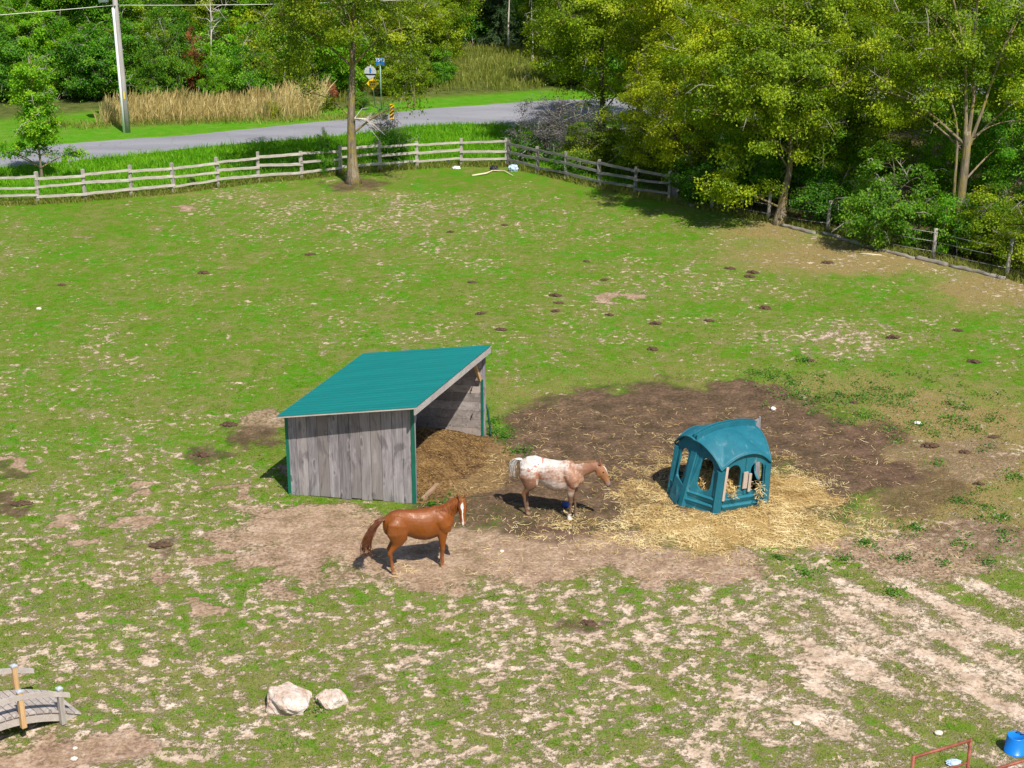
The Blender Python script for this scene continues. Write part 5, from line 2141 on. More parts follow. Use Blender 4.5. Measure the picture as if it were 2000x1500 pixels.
# ---- chestnut horse, head turned to the camera
ang1 = math.radians(16)
hdir = rot_local((.05, -.46, -.87), ang1)
hup = rot_local((.0, -.89, .46), ang1)
neck1 = [(.40, 0, 1.17, .19, .30), (.56, 0, 1.27, .155, .245), (.72, 0, 1.385, .118, .195), (.86, -.005, 1.50, .092, .158), (.95, -.03, 1.585, .080, .132), (.985, -.075, 1.625, .075, .11)]
body1, co1, hd1 = horse_body(neck1, hdir, hup, hind=[(-.735, -.14, -.665, -.13), (-.69, .15, -.62, .16)],
                             front=[(.50, -.135, .50, .485, -.12), (.52, .135, .53, .535, .13)], belly=.025)
pl, hd, hu, hs = hd1
base = np.array([.225, .064, .008])
col = np.tile(base, (len(co1), 1))
nz_ = noise3(co1, .35, 3)
col = col * (1 + .18 * nz_)[:, None]
low = 1 - sstep(.42, .62, co1[:, 2])
col = lerp3(col, np.array([.225, .075, .018]), low * .6)
dark_b = sstep(1.42, 1.56, co1[:, 2]) * (co1[:, 0] < .5)
col = lerp3(col, np.array([.14, .036, .010]), dark_b * .6)
bel = (1 - sstep(.78, .98, co1[:, 2])) * (co1[:, 2] > .68) * (np.abs(co1[:, 0]) < .42)
col = lerp3(col, np.array([.17, .06, .014]), bel * .6)
dust = (1 - sstep(.05, .45, co1[:, 2])) * np.clip(.45 + nz_, 0, 1)
col = lerp3(col, np.array([.30, .17, .10]), dust * .45)
hoof = 1 - sstep(.055, .07, co1[:, 2])
col = lerp3(col, np.array([.34, .23, .13]), hoof)
rel = co1 - np.array(pl)
t_, u_, s_ = rel @ np.array(hd), rel @ np.array(hu), rel @ np.array(hs)
near = (np.abs(t_ - .28) < .36) & (np.linalg.norm(rel, axis=1) < .72) & (co1[:, 0] > .8)
wst = np.interp(t_, [.08, .12, .18, .23, .30, .46, .54, .57], [.0, .028, .034, .017, .010, .009, .013, .022])
blaze = (1 - sstep(.7, 1.2, np.abs(s_ + .004 * np.sin(t_ * 30)) / np.maximum(wst, 1e-4))) * (u_ > .02) * near * (wst > .002)
col = lerp3(col, np.array([.86, .80, .76]), blaze)
muz = sstep(.47, .54, t_) * near * (1 - blaze)
col = lerp3(col, np.array([.42, .27, .22]), muz * .7)
for sgn in (-1, 1):
    eye = np.linalg.norm(rel - np.array(hd) * .158 - np.array(hu) * .060 - np.array(hs) * sgn * .100, axis=1)
    col = lerp3(col, np.array([.012, .008, .008]), 1 - sstep(.016, .026, eye))
    nos = np.linalg.norm(rel - np.array(hd) * .55 - np.array(hu) * .030 - np.array(hs) * sgn * .038, axis=1)
    col = lerp3(col, np.array([.05, .025, .02]), 1 - sstep(.012, .022, nos))
    ear_in = np.linalg.norm(rel + np.array(hd) * .07 - np.array(hu) * .105 - np.array(hs) * sgn * .064, axis=1)
    col = lerp3(col, np.array([.09, .04, .02]), 1 - sstep(.02, .04, ear_in))
set_col(body1, col)
body1.materials.append(coat_mat("chestnut_coat", .46, .5))
hp1 = (at(766, 1120) + at(770, 1113)) / 2
hp2 = (at(862, 1108) + at(866, 1098)) / 2
mid_l = Vector((-.06, .0, 0))
ctr = (hp1 + hp2) / 2
h1 = empty("horse", on_ground(ctr - Vector((math.cos(ang1) * -.065, math.sin(ang1) * -.065, 0))), ang1,
           "glossy chestnut horse with a white blaze, turning its head to the viewer, before the shed", "horse")
link_mesh("body", body1, None, h1)
tp_ = tail_paths([(-.82, 0, 1.36), (-.95, -.01, 1.31), (-1.10, -.02, 1.13), (-1.22, -.03, .90), (-1.27, -.03, .68), (-1.22, -.03, .46)], (.045, .15), 190, 4, (.10, .026, .010), (.15, .06, .025), (.55, 1.0))
hair("tail", tp_, .011, HAIR, h1)
rs = random.Random(5)
mp = []
crest = [Vector((.36, 0, 1.50)), Vector((.52, 0, 1.50)), Vector((.70, 0, 1.565)), Vector((.86, -.005, 1.655)), Vector((.95, -.03, 1.715))]
for k in range(130):
    t = rs.random()
    p = smooth_path(crest, t)
    side = -1 if rs.random() < .8 else 1
    L = rs.uniform(.10, .24)
    w = .05 + .05 * (1 - t)
    q = [p + Vector((0, 0, -.02)), p + Vector((-.01, side * .04, .012)), p + Vector((-.02, side * (.035 + w), -.05)), p + Vector((-.03 + rs.gauss(0, .02), side * (.055 + w * 1.05), -.05 - L))]
    m = rs.random()
    mp.append((q, (.20 + .08 * m, .055 + .03 * m, .014)))
hair("mane", mp, .011, HAIR, h1)
fl = []
for k in range(26):
    a0 = pl + hu * .10 - hd * .03 + hs * rs.gauss(0, .022)
    q = [a0, a0 + hu * .03 + hd * .04, a0 + hu * .02 + hd * .10 + hs * rs.gauss(0, .02), a0 + hu * .012 + hd * rs.uniform(.11, .16) + hs * rs.gauss(0, .03)]
    fl.append((q, (.27, .10, .02)))
hair("forelock", fl, .007, HAIR, h1)

# ---- spotted roan horse, seen side on, facing the feeder
ang2 = math.radians(-17)
hdir2 = rot_local((.46, -.06, -.86), ang2)
hup2 = rot_local((.87, -.05, .47), ang2)
neck2 = [(.40, 0, 1.18, .19, .29), (.58, 0, 1.25, .150, .225), (.76, 0, 1.33, .112, .175), (.93, 0, 1.405, .088, .142), (1.07, 0, 1.455, .078, .118), (1.15, 0, 1.46, .074, .105)]
body2, co2, hd2 = horse_body(neck2, hdir2, hup2, hind=[(-.70, -.14, -.60, -.13), (-.70, .14, -.69, .15)],
                             front=[(.50, -.13, .50, .47, -.12), (.52, .135, .54, .575, .13)], belly=.045)
pl2, hd_, hu_, hs_ = hd2
x, y, z = co2[:, 0], co2[:, 1], co2[:, 2]
n1, n2, n3 = noise3(co2, .28, 21), noise3(co2, .09, 25), noise3(co2, .05, 29)
white, roan, brown, dark = np.array([.70, .65, .61]), np.array([.33, .172, .108]), np.array([.25, .125, .065]), np.array([.055, .035, .025])
f = np.clip(.60 + .55 * (x + .1) + .55 * n1 + .45 * n2 + .5 * n3 - .45 * sstep(1.2, 1.5, z) * (x < .45), 0, 1)
f = np.where(x < -.15, np.clip(1.2 - 1.6 * sstep(.95, 1.42, z) + .7 * n1 + .5 * n2 + .5 * n3, 0, 1), f)
f = np.where((z < 1.02) & (x > -.35) & (x < .42), np.clip(.38 + .5 * n1 + .3 * n2 + .4 * n3, 0, .75), f)
col = lerp3(np.tile(white, (len(co2), 1)), roan, f)
neckf = sstep(.62, .95, x + .15 * n1)
col = lerp3(col, roan * np.array([.86, .80, .76]), neckf * np.clip(.75 + .4 * n1, 0, 1))
rel = co2 - np.array(pl2)
t_, u_, s_ = rel @ np.array(hd_), rel @ np.array(hu_), rel @ np.array(hs_)
head = sstep(1.12, 1.2, x + .4 * np.maximum(0, t_) * 0) * (t_ > -.05)
head = np.where((t_ > .02) & (x > 1.0), 1.0, 0) * sstep(.0, .08, t_)
col = lerp3(col, np.array([.30, .138, .064]), head)
bl = head * (u_ > .03) * (1 - sstep(.025, .05, np.abs(s_ + .012 * n2 * 2))) * sstep(-.01, .03, t_) * (1 - sstep(.20, .30, t_))
col = lerp3(col, white, bl)
col = lerp3(col, np.array([.23, .17, .15]), head * sstep(.40, .50, t_))
col = lerp3(col, np.array([.06, .05, .055]), head * sstep(.52, .57, t_))
legs = 1 - sstep(.62, .88, z + .1 * n1)
legc = lerp3(np.tile(np.array([.095, .055, .033]), (len(co2), 1)), np.array([.19, .12, .08]), np.clip(.5 + n1 + .5 * n2, 0, 1))
col = lerp3(col, legc, legs * .92)
knee = np.exp(-((z - .56) / .12) ** 2) * (x < -.3)
col = lerp3(col, np.array([.24, .10, .045]), knee * .6)
shin = np.exp(-((z - .36) / .14) ** 2) * np.clip(.5 + n2 * 2, 0, 1)
col = lerp3(col, dark * 1.6, shin * .45)
col = lerp3(col, np.array([.62, .58, .50]), np.exp(-((x - .47) / .12) ** 2) * (y < 0) * sstep(.62, .72, z) * (1 - sstep(.74, .82, z)) * .6)
sock = (y < 0) * (x > .2) * (1 - sstep(.14, .18, z))
col = lerp3(col, white, sock * 1.0)
hoof = (1 - sstep(.055, .07, z)) * (1 - sock)
col = lerp3(col, np.array([.26, .18, .13]), hoof)
# rump blanket: red flecks and dark spots
rump = (x < -.2) * sstep(1.08, 1.18, z)
col = lerp3(col, np.array([.40, .10, .055]), rump * sstep(.12, .3, noise3(co2, .16, 61)) * .75)
rs2 = np.random.default_rng(8)
for k in range(30):
    c = np.array([rs2.uniform(-.78, -.02), -.22, rs2.uniform(1.22, 1.5)])
    d = np.sqrt((x - c[0]) ** 2 + ((z - c[2]) * 1.3) ** 2)
    col = lerp3(col, np.array([.06, .03, .03]), (1 - sstep(.004, .006 + .018 * rs2.random(), d + .012 * n2)) * (y < .2) * .85)
fleck = sstep(.28, .42, noise3(co2, .035, 71)) * sstep(1.05, 1.2, z) * (x < .1)
col = lerp3(col, np.array([.25, .09, .07]), fleck * .5)
for sgn in (-1, 1):
    eye = np.linalg.norm(rel - np.array(hd_) * .158 - np.array(hu_) * .060 - np.array(hs_) * sgn * .100, axis=1)
    col = lerp3(col, np.array([.012, .008, .008]), 1 - sstep(.016, .028, eye))
    nos = np.linalg.norm(rel - np.array(hd_) * .55 - np.array(hu_) * .030 - np.array(hs_) * sgn * .040, axis=1)
    col = lerp3(col, np.array([.02, .015, .015]), 1 - sstep(.012, .022, nos))
ears = (t_ < -.02) & (u_ > .04) & (x > 1.05)
col = lerp3(col, np.array([.20, .085, .045]), ears.astype(float))
set_col(body2, col)
body2.materials.append(coat_mat("roan_coat", .55, .3))
hp1 = (at(1035, 1003) + at(1027, 996)) / 2
hp2 = (at(1112, 1014) + at(1122, 1007)) / 2
ctr = (hp1 + hp2) / 2
h2 = empty("horse", on_ground(ctr - Vector((math.cos(ang2) * -.06, math.sin(ang2) * -.06, 0))), ang2,
           "pale spotted roan horse with a white rump, standing side on towards the hay", "horse")
link_mesh("body", body2, None, h2)
tp_ = tail_paths([(-.80, 0, 1.40), (-.90, .0, 1.40), (-1.0, .0, 1.28), (-1.05, .0, 1.08), (-1.04, .0, .88)], (.03, .09), 80, 14, (.62, .58, .55), (.80, .78, .75), (.5, 1.0))
hair("tail", tp_, .009, HAIR, h2)
mp = []
crest = [Vector((.34, 0, 1.52)), Vector((.55, 0, 1.49)), Vector((.76, 0, 1.515)), Vector((.95, 0, 1.555)), Vector((1.09, 0, 1.575))]
for k in range(110):
    t = rs.random()
    p = smooth_path(crest, t)
    L = rs.uniform(.06, .16)
    sd = 1 if rs.random() < .75 else -.4
    q = [p + Vector((0, 0, -.03)), p + Vector((-.015, sd * .025, .03)), p + Vector((-.03, sd * .07, .0)), p + Vector((-.04, sd * .10, -L))]
    m = rs.random()
    mp.append((q, (.24 + .1 * m, .13 + .06 * m, .08)))
hair("mane", mp, .010, HAIR, h2)

# ------------------------------------------------------------------ trees
def bark(name, lo, hi, moss=None):
    t = NT(name)
    n = t.noise(1.0, 6, .65, t.obj((9, 9, 1.3)), .8)
    f = t.noise(2.2, 3, .6, t.obj())
    c = t.ramp(n, [(.35, lo), (.62, hi)])
    if moss:
        c = t.mix(t.math('MULTIPLY', t.step(f, .45, .65), .75), c, moss)
    return t.pbr(c, .95, .1, 0, t.bump(n, 1.0, .05))


BARK = bark("grey_bark", (.10, .08, .058), (.28, .23, .165), (.27, .215, .045))
BARKD = bark("dark_bark", (.05, .042, .035), (.17, .14, .115))
BARKT = bark("dry_twigs", (.20, .18, .16), (.46, .42, .38))
BARKP = bark("bleached_bark", (.34, .31, .28), (.66, .62, .58))

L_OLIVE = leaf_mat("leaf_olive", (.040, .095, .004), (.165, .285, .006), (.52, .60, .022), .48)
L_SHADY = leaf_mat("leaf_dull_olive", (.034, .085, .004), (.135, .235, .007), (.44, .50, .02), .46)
L_YEL = leaf_mat("leaf_yellow_green", (.055, .112, .004), (.250, .345, .006), (.70, .72, .022), .48)
L_GREEN = leaf_mat("leaf_green", (.030, .130, .006), (.095, .330, .010), (.32, .56, .03), .5)
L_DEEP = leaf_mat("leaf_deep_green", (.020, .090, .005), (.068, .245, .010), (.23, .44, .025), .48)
L_MAPLE = leaf_mat("leaf_mid_green", (.035, .145, .004), (.140, .390, .007), (.42, .64, .022), .5)
L_BRIGHT = leaf_mat("leaf_bright_green", (.028, .105, .005), (.100, .270, .010), (.30, .47, .03), .48)
L_RED = leaf_mat("leaf_rust_red", (.12, .03, .015), (.36, .11, .045), (.55, .22, .09))
L_GREY = leaf_mat("leaf_grey_purple", (.05, .05, .055), (.115, .115, .12), (.22, .22, .21))
L_CONIF = leaf_mat("needles", (.02, .055, .018), (.05, .12, .035), (.13, .22, .07))
L_GOLD = leaf_mat("leaf_golden", (.13, .14, .005), (.44, .40, .010), (.76, .62, .025), .5)


def make_tree(seed, H, trunk_r, lobes, n_clump, leaves_per, leaf, clump_r, trunk_pts=None, bare=0.0, limbs=9, forks=None, flat=.6, thin=1.0, up=.22, stems=None):
    """crown of leaf clumps spread through ellipsoid lobes (cx, cy, cz, rx, ry, rz, weight), limbs reaching each clump.
    returns (trunk mesh, crown mesh)"""
    rg = np.random.default_rng(seed)
    if stems is None:
        if trunk_pts is None:
            top = Vector((rg.normal(0, .25), rg.normal(0, .25), H * .86))
            trunk_pts = [Vector((0, 0, -.2)), Vector((rg.normal(0, .08), rg.normal(0, .08), H * .2)), Vector((rg.normal(0, .2), rg.normal(0, .2), H * .5)), top]
        stems = [([Vector(p) for p in trunk_pts], trunk_r, trunk_r * .12)]
    mb = MB()
    axis_pts = []
    for pts, r0, r1 in stems:
        m = 14
        q = [smooth_path(pts, k / (m - 1)) for k in range(m)]
        rad = []
        for k in range(m):
            t = k / (m - 1)
            rr = r0 + (r1 - r0) * t ** .8
            if pts[0].z < .3: rr *= 1 + .75 * math.exp(-max(0, q[k].z) / .35)
            rad.append(rr)
        mb.tube(q, rad, 12)
        for k in range(2, m): axis_pts.append((q[k], rad[k]))
    # clump centres
    w = np.array([l[6] * l[3] * l[4] * l[5] for l in lobes])
    cnt = rg.multinomial(n_clump, w / w.sum())
    cen, outw = [], []
    for l, c in zip(lobes, cnt):
        d = rg.normal(0, 1, (c, 3))
        d /= np.linalg.norm(d, axis=1)[:, None]
        r = rg.uniform(0, 1, c) ** .33
        r = np.where(rg.uniform(0, 1, c) < .72, .70 + .32 * rg.uniform(0, 1, c), r)
        lump_ = 1 + .18 * np.sin(d[:, 0] * 5 + seed) * np.cos(d[:, 1] * 4 + seed * 2) + .10 * np.sin(d[:, 2] * 7 + seed)
        cen.append(d * (r * lump_)[:, None] * np.array(l[3:6]) + np.array(l[:3]))
        outw.append(d)
    cen, outw = np.concatenate(cen), np.concatenate(outw)
    keep = cen[:, 2] > .25
    cen, outw = cen[keep], outw[keep]
    # main limbs to farthest-point-sampled clumps, finer branches from the limbs
    ap = np.array([p[0][:] for p in axis_pts])
    sel = [int(rg.integers(len(cen)))]
    dist = np.linalg.norm(cen - cen[sel[0]], axis=1)
    for _ in range(limbs - 1):
        k = int(np.argmax(dist))
        sel.append(k)
        dist = np.minimum(dist, np.linalg.norm(cen - cen[k], axis=1))
    nodes = [(p, r) for p, r in axis_pts]
    for k in sel:
        c = cen[k]
        pref = c[2] - .55 * np.linalg.norm(c[:2])
        j = int(np.argmin(np.abs(ap[:, 2] - pref) + .15 * np.linalg.norm(ap[:, :2] - c[:2], axis=1)))
        a, ra_ = Vector(ap[j]), axis_pts[j][1]
        b = Vector(c)
        mid = a.lerp(b, .5) + Vector((rg.normal(0, .12), rg.normal(0, .12), .12 * (b - a).length))
        pts = [smooth_path([a, mid, b], t / 7) for t in range(8)]
        r0 = min(ra_ * .5, .016 + .010 * (b - a).length)
        rr = [r0 * (1 - .85 * t / 7) + .006 for t in range(8)]
        mb.tube(pts, rr, 7, caps=False)
        nodes += [(pts[t], rr[t]) for t in range(2, 8)]
    npos = np.array([p[:] for p, r in nodes])
    for i, c in enumerate(cen):
        if i % 2 and len(cen) > 160: continue
        d = np.linalg.norm(npos - c, axis=1) + np.maximum(0, npos[:, 2] - c[2]) * .8
        j = int(np.argmin(d))
        a, ra_ = Vector(npos[j]), nodes[j][1]
        b = Vector(c)
        if (b - a).length < .1: continue
        mid = a.lerp(b, .55) + Vector((rg.normal(0, .08), rg.normal(0, .08), .08 * (b - a).length))
        pts = [smooth_path([a, mid, b], t / 4) for t in range(5)]
        r0 = min(ra_ * .7, .012 + .010 * (b - a).length)
        mb.tube(pts, [r0 * (1 - .8 * t / 4) + .004 for t in range(5)], 5, caps=False)
        # twig spray
        for _ in range(2):
            e_ = b + Vector((rg.normal(0, .35), rg.normal(0, .35), rg.normal(.05, .2))) * clump_r * 1.6
            mb.tube([pts[3], b.lerp(e_, .5), e_], [.010, .007, .003], 4, caps=False)
    nbark = len(mb.f)
    for i in rg.choice(len(cen), min(len(cen), int(len(cen) * .22)), replace=False):
        b = Vector(cen[i])
        dv = Vector(outw[i]) * .8 + Vector((rg.normal(0, .4), rg.normal(0, .4), rg.normal(.1, .35)))
        L = clump_r * rg.uniform(1.0, 2.1)
        m1 = b + dv * L * .5 + Vector((0, 0, .06))
        tip = b + dv * L + Vector((0, 0, rg.normal(-.1, .15)))
        w0 = .012 + .012 * clump_r
        mb.tube([b - dv * .2, m1, tip], [w0, w0 * .7, w0 * .25], 4, caps=False)
        for _ in range(3):
            q0 = b.lerp(tip, rg.uniform(.3, .8))
            mb.tube([q0, q0 + Vector((rg.normal(0, .5), rg.normal(0, .5), rg.normal(.1, .35))) * L * .5], [w0 * .5, w0 * .2], 3, caps=False)
    me = bpy.data.meshes.new("trunk")
    me.from_pydata(mb.v, [], mb.f)
    me.materials.append(BARKD)
    me.materials.append(BARKT)
    mi = np.zeros(len(mb.f), np.int32)
    mi[nbark:] = 1
    me.polygons.foreach_set("material_index", mi)
    me.polygons.foreach_set("use_smooth", np.ones(len(mb.f), bool))
    me.update()
    # leaves
    kk = rg.uniform(0, 1, len(cen)) >= bare
    cl, ow = cen[kk], outw[kk]
    nc = len(cl)
    per = (leaves_per * rg.uniform(.5, 1.5, nc) * thin).astype(int) + 3
    rid = np.repeat(np.arange(nc), per)
    n = len(rid)
    cr = (clump_r * rg.uniform(.6, 1.35, nc))[rid]
    off = rg.normal(0, 1, (n, 3))
    off /= np.linalg.norm(off, axis=1)[:, None]
    off *= (rg.uniform(0, 1, n) ** .5)[:, None]
    off[:, 2] *= flat
    # sprays: some leaves strung out along a drooping twig
    ph = rg.uniform(0, 2 * np.pi, nc)[rid]
    al = rg.uniform(-1, 1, n)
    spray = rg.uniform(0, 1, n) < .4
    off[spray, 0] += (np.cos(ph) * al * .9)[spray]
    off[spray, 1] += (np.sin(ph) * al * .9)[spray]
    off[spray, 2] -= (.35 * al ** 2)[spray]
    Pc = cl[rid] + off * cr[:, None]
    lvv = np.clip(.47 + rg.normal(0, .17, nc)[rid] + rg.normal(0, .19, n), 0, 1)
    crown = leaf_quads("crown", Pc, leaf * rg.uniform(.6, 1.35, n), lvv, None, None, rg, up=up, out=ow[rid], link=False)
    return me, crown


def place(name, meshes, loc, rz, sc, leafm, barkm, label, cat="tree", group=None, parts=("trunk", "crown")):
    root = empty(name, (loc[0], loc[1], 0), rz, label, cat, group)
    root.scale = (sc, sc, sc) if not hasattr(sc, '__len__') else sc
    for me, nm, mt in ((meshes[0], parts[0], barkm), (meshes[1], parts[1], leafm)):
        o = bpy.data.objects.new(nm, me)
        C.objects.link(o)
        o.parent = root
        if not me.materials: me.materials.append(mt)
        o.material_slots[0].link = 'OBJECT'
        o.material_slots[0].material = mt
    return root


# --- hero 1: tall tree at the back fence
T1 = make_tree(101, 13, .27, [(0, 0, 9.6, 3.8, 3.4, 3.2, 1), (2.9, -.4, 6.9, 1.6, 1.6, 1.6, 1), (-2.5, -.2, 6.7, 1.9, 1.8, 1.8, 1.0), (-.6, .2, 6.6, 1.2, 1.2, 1.2, .8), (2.9, -.6, 4.6, .8, .8, .9, 1.5), (-1.55, -.5, 3.8, .8, .7, .95, 1.7)],
               270, 150, .115, .62, trunk_pts=[(0, 0, -.2), (.0, 0, 2.5), (.12, 0, 5.0), (.3, .1, 8.0), (.2, .2, 12.3)], limbs=14)
place("tall_tree", T1, at(690, 358), 0, 1, L_SHADY, BARK, "tall olive-leaved tree with a mossy bare trunk, standing inside the back fence")

# --- hero 2: leaning tree on the wire fence, low bright branch to the left
T5 = make_tree(102, 10.5, .23, [(-.8, .2, 6.6, 4.2, 3.4, 2.9, 1), (-2.2, -1.0, 4.4, 2.4, 1.8, 1.5, 1.1), (-2.25, -1.0, 1.85, 1.6, .8, .5, 3.0), (1.0, -.2, 4.6, 1.8, 1.8, 1.6, .9), (.9, .8, 8.2, 2.4, 2.2, 2.0, .8)],
               310, 240, .115, .60, trunk_pts=[(0, 0, -.2), (.12, 0, 1.3), (.30, 0, 2.6), (.1, .2, 5.5), (-.3, .4, 9.0)], limbs=15)
place("field_edge_tree", T5, at(1522, 437), 0, 1, L_OLIVE, BARK, "leaning mossy tree on the wire fence with a low bright leafy branch to its left")

# --- hero 3: forked, half bare tree far right
st = [([Vector((0, 0, -.2)), Vector((.02, 0, 1.8)), Vector((.05, 0, 3.6)), Vector((.0, .0, 4.6))], .20, .15),
      ([Vector((.0, .0, 3.2)), Vector((-.15, 0, 5.6)), Vector((-.5, .1, 8.0)), Vector((-1.5, .2, 11.0))], .105, .03),
      ([Vector((.0, .0, 3.4)), Vector((.10, 0, 6.0)), Vector((-.1, .1, 8.6)), Vector((.0, .3, 12.0))], .105, .03),
      ([Vector((.0, .0, 3.6)), Vector((.45, 0, 5.2)), Vector((1.1, .1, 7.8)), Vector((2.1, .1, 11.0))], .095, .02),
      ([Vector((-.22, .1, -.2)), Vector((-.25, .1, 2.2)), Vector((-.45, .1, 5.0)), Vector((-1.6, .0, 7.4))], .10, .02)]
T6 = make_tree(103, 12, .26, [(-.3, .5, 6.6, 1.7, 1.4, 1.5, .9), (0, .9, 9.0, 3.8, 2.4, 3.2, 1), (-2.2, .5, 6.2, 2.0, 1.8, 1.8, .8), (2.6, .6, 6.0, 1.8, 1.8, 2.0, .8)],
               270, 190, .105, .6, stems=st, bare=.05, limbs=18)
place("forked_tree", T6, at(1866, 478), 0, 1, L_OLIVE, BARK, "sparse tree with a trunk forking into several long bare stems at the far right")

# --- generic crowns
def generic(seed, H, r, base, n=240, leaves=235, leaf=.118, cr=.62, **k):
    rg = np.random.default_rng(seed * 7 + 1)
    hz = (H - base) / 2
    lob = [(0, 0, base + hz, r * .85, r * .85, hz, 1)]
    for _ in range(4):
        a = rg.uniform(0, 6.28)
        lob.append((math.cos(a) * r * .5, math.sin(a) * r * .5, base + hz * rg.uniform(.4, 1.6), r * .55, r * .55, hz * .5, 1))
    return make_tree(seed, H, .09 + H * .014, lob, n, leaves, leaf, cr, **k)


GA = generic(11, 11, 3.6, 1.6)
GB = generic(12, 12, 3.2, 2.2, cr=.7)
GC = generic(13, 9, 3.4, .8, n=220)
GD = generic(14, 13, 4.0, 2.6, n=260, cr=.75)
# bushes, leafy to the ground
BA = make_tree(21, 3.2, .05, [(0, 0, 1.5, 1.5, 1.4, 1.45, 1), (.7, -.2, .9, 1.0, .9, .85, 1), (-.8, .1, .9, .9, .9, .8, 1)], 110, 150, .085, .38, limbs=9, thin=1.0)
BB = make_tree(22, 2.0, .04, [(0, 0, .9, 1.3, 1.1, .85, 1), (1.0, 0, .7, .9, .8, .6, 1), (-1.0, .1, .65, .9, .8, .6, 1)], 90, 120, .075, .34, limbs=9)
# twiggy bush with few leaves
BT = make_tree(23, 3.2, .03, [(0, 0, 1.9, 1.7, 1.2, 1.2, 1), (.8, 0, 1.2, 1.2, 1.0, .9, .7), (-.7, 0, 1.1, 1.1, 1.0, .9, .7)], 130, 26, .075, .36, limbs=24)
CO = None


def conifer(seed, H, r):
    rg = np.random.default_rng(seed)
    mb = MB()
    mb.tube([Vector((0, 0, -.2)), Vector((0, 0, H * .5)), Vector((0, 0, H))], [.2, .12, .02], 9)
    P, lv, O = [], [], []
    for z in np.arange(.7, H - .2, .34):
        rr = r * (1 - z / H) ** .85 + .12
        for k in range(int(7 + 5 * rr)):
            a = rg.uniform(0, 6.28)
            L = rr * rg.uniform(.75, 1.1)
            tip = Vector((math.cos(a) * L, math.sin(a) * L, z - .22 * L))
            mb.tube([Vector((0, 0, z)), tip * .5 + Vector((0, 0, (z + .05 * L) * .5)), tip], [.022, .014, .005], 4, caps=False)
            m = int(34 * L) + 6
            t = rg.uniform(.15, 1, m)
            q = np.array([0, 0, z])[None] * (1 - t)[:, None] + np.array(tip[:])[None] * t[:, None] + rg.normal(0, .09, (m, 3))
            P.append(q)
            lv.append(np.clip(.45 + rg.normal(0, .2, m), 0, 1))
            O.append(np.tile([math.cos(a), math.sin(a), .3], (m, 1)))
    me = bpy.data.meshes.new("trunk")
    me.from_pydata(mb.v, [], mb.f)
    me.update()
    P, lv, O = np.concatenate(P), np.concatenate(lv), np.concatenate(O)
    cr = leaf_quads("crown", P, .17 * rg.uniform(.6, 1.3, len(P)), lv, None, None, rg, out=O, link=False, aspect=.3)
    return me, cr


CA = conifer(31, 10, 2.3)


def gp_(px, py):
    p = at(px, py)
    return (p.x, p.y)


# --- the wood on the right: every tree its own place and look
right = [
    ("broad_tree", GD, (4.6, 77.5), 0.3, .86, L_OLIVE, BARKD, "big olive-green tree left end of the right-hand wood, overhanging the road"),
    ("broad_tree", GA, (8.6, 74.0), 1.9, 1.0, L_YEL, BARK, "yellow-green tree behind the shaded rail fence, brightest crown of the wood"),
    ("broad_tree", GC, (7.6, 69.6), 2.2, .80, L_YEL, BARKD, "low spreading yellow-green tree leaning over the shaded rail fence end"),
    ("broad_tree", GB, (11.6, 78.0), 4.1, 1.0, L_YEL, BARK, "golden tinted tall tree at the back of the wood by the stop sign"),
    ("broad_tree", GA, (13.4, 71.5), 3.0, 1.06, L_OLIVE, BARKD, "dense olive tree standing behind the leaning fence tree"),
    ("broad_tree", GB, (16.6, 75.0), .7, 1.05, L_YEL, BARK, "tall yellow-olive tree in the middle of the right-hand wood"),
    ("broad_tree", GD, (20.5, 72.0), 2.6, .9, L_OLIVE, BARKD, "wide olive tree behind the forked bare-stemmed tree"),
    ("broad_tree", GC, (15.6, 66.0), 5.2, .82, L_OLIVE, BARKD, "shaded rounded tree between the leaning tree and the green bush"),
    ("broad_tree", GA, (23.0, 65.5), 1.1, 1.0, L_GREEN, BARKD, "fresh green tree at the right edge behind the forked tree"),
    ("broad_tree", GB, (26.0, 70.5), 5.0, 1.0, L_MAPLE, BARKD, "mid green tree cut by the upper right edge of the picture"),
    ("broad_tree", GC, (21.2, 61.0), 2.9, .72, L_GREEN, BARKD, "leafy low tree right of the forked trunk at the picture edge"),
    ("broad_tree", GD, (25.5, 79.0), 3.8, 1.0, L_YEL, BARK, "yellowish tall tree at the back of the upper right corner"),
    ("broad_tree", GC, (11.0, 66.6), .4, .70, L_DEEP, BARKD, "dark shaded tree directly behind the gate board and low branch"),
    ("broad_tree", GB, (7.0, 83.5), 2.0, .95, L_OLIVE, BARK, "dull olive tree behind the yellow-green tree near the road bend"),
    ("broad_tree", GA, (16.5, 83.5), 5.5, 1.1, L_GREEN, BARKD, "green tree deep in the wood behind the golden tall one"),
    ("broad_tree", GC, (18.6, 63.2), 4.4, .62, L_MAPLE, BARKD, "fresh green low tree filling the gap behind the bright green bush"),
    ("broad_tree", GC, (13.6, 66.4), 1.2, .62, L_GREEN, BARKD, "green low tree in the shade right of the leaning fence tree"),
    ("broad_tree", GD, (21.0, 86.0), .9, 1.0, L_MAPLE, BARKD, "tall dark-stemmed tree deepest in the right-hand wood"),
]
for a in right:
    place(*a)
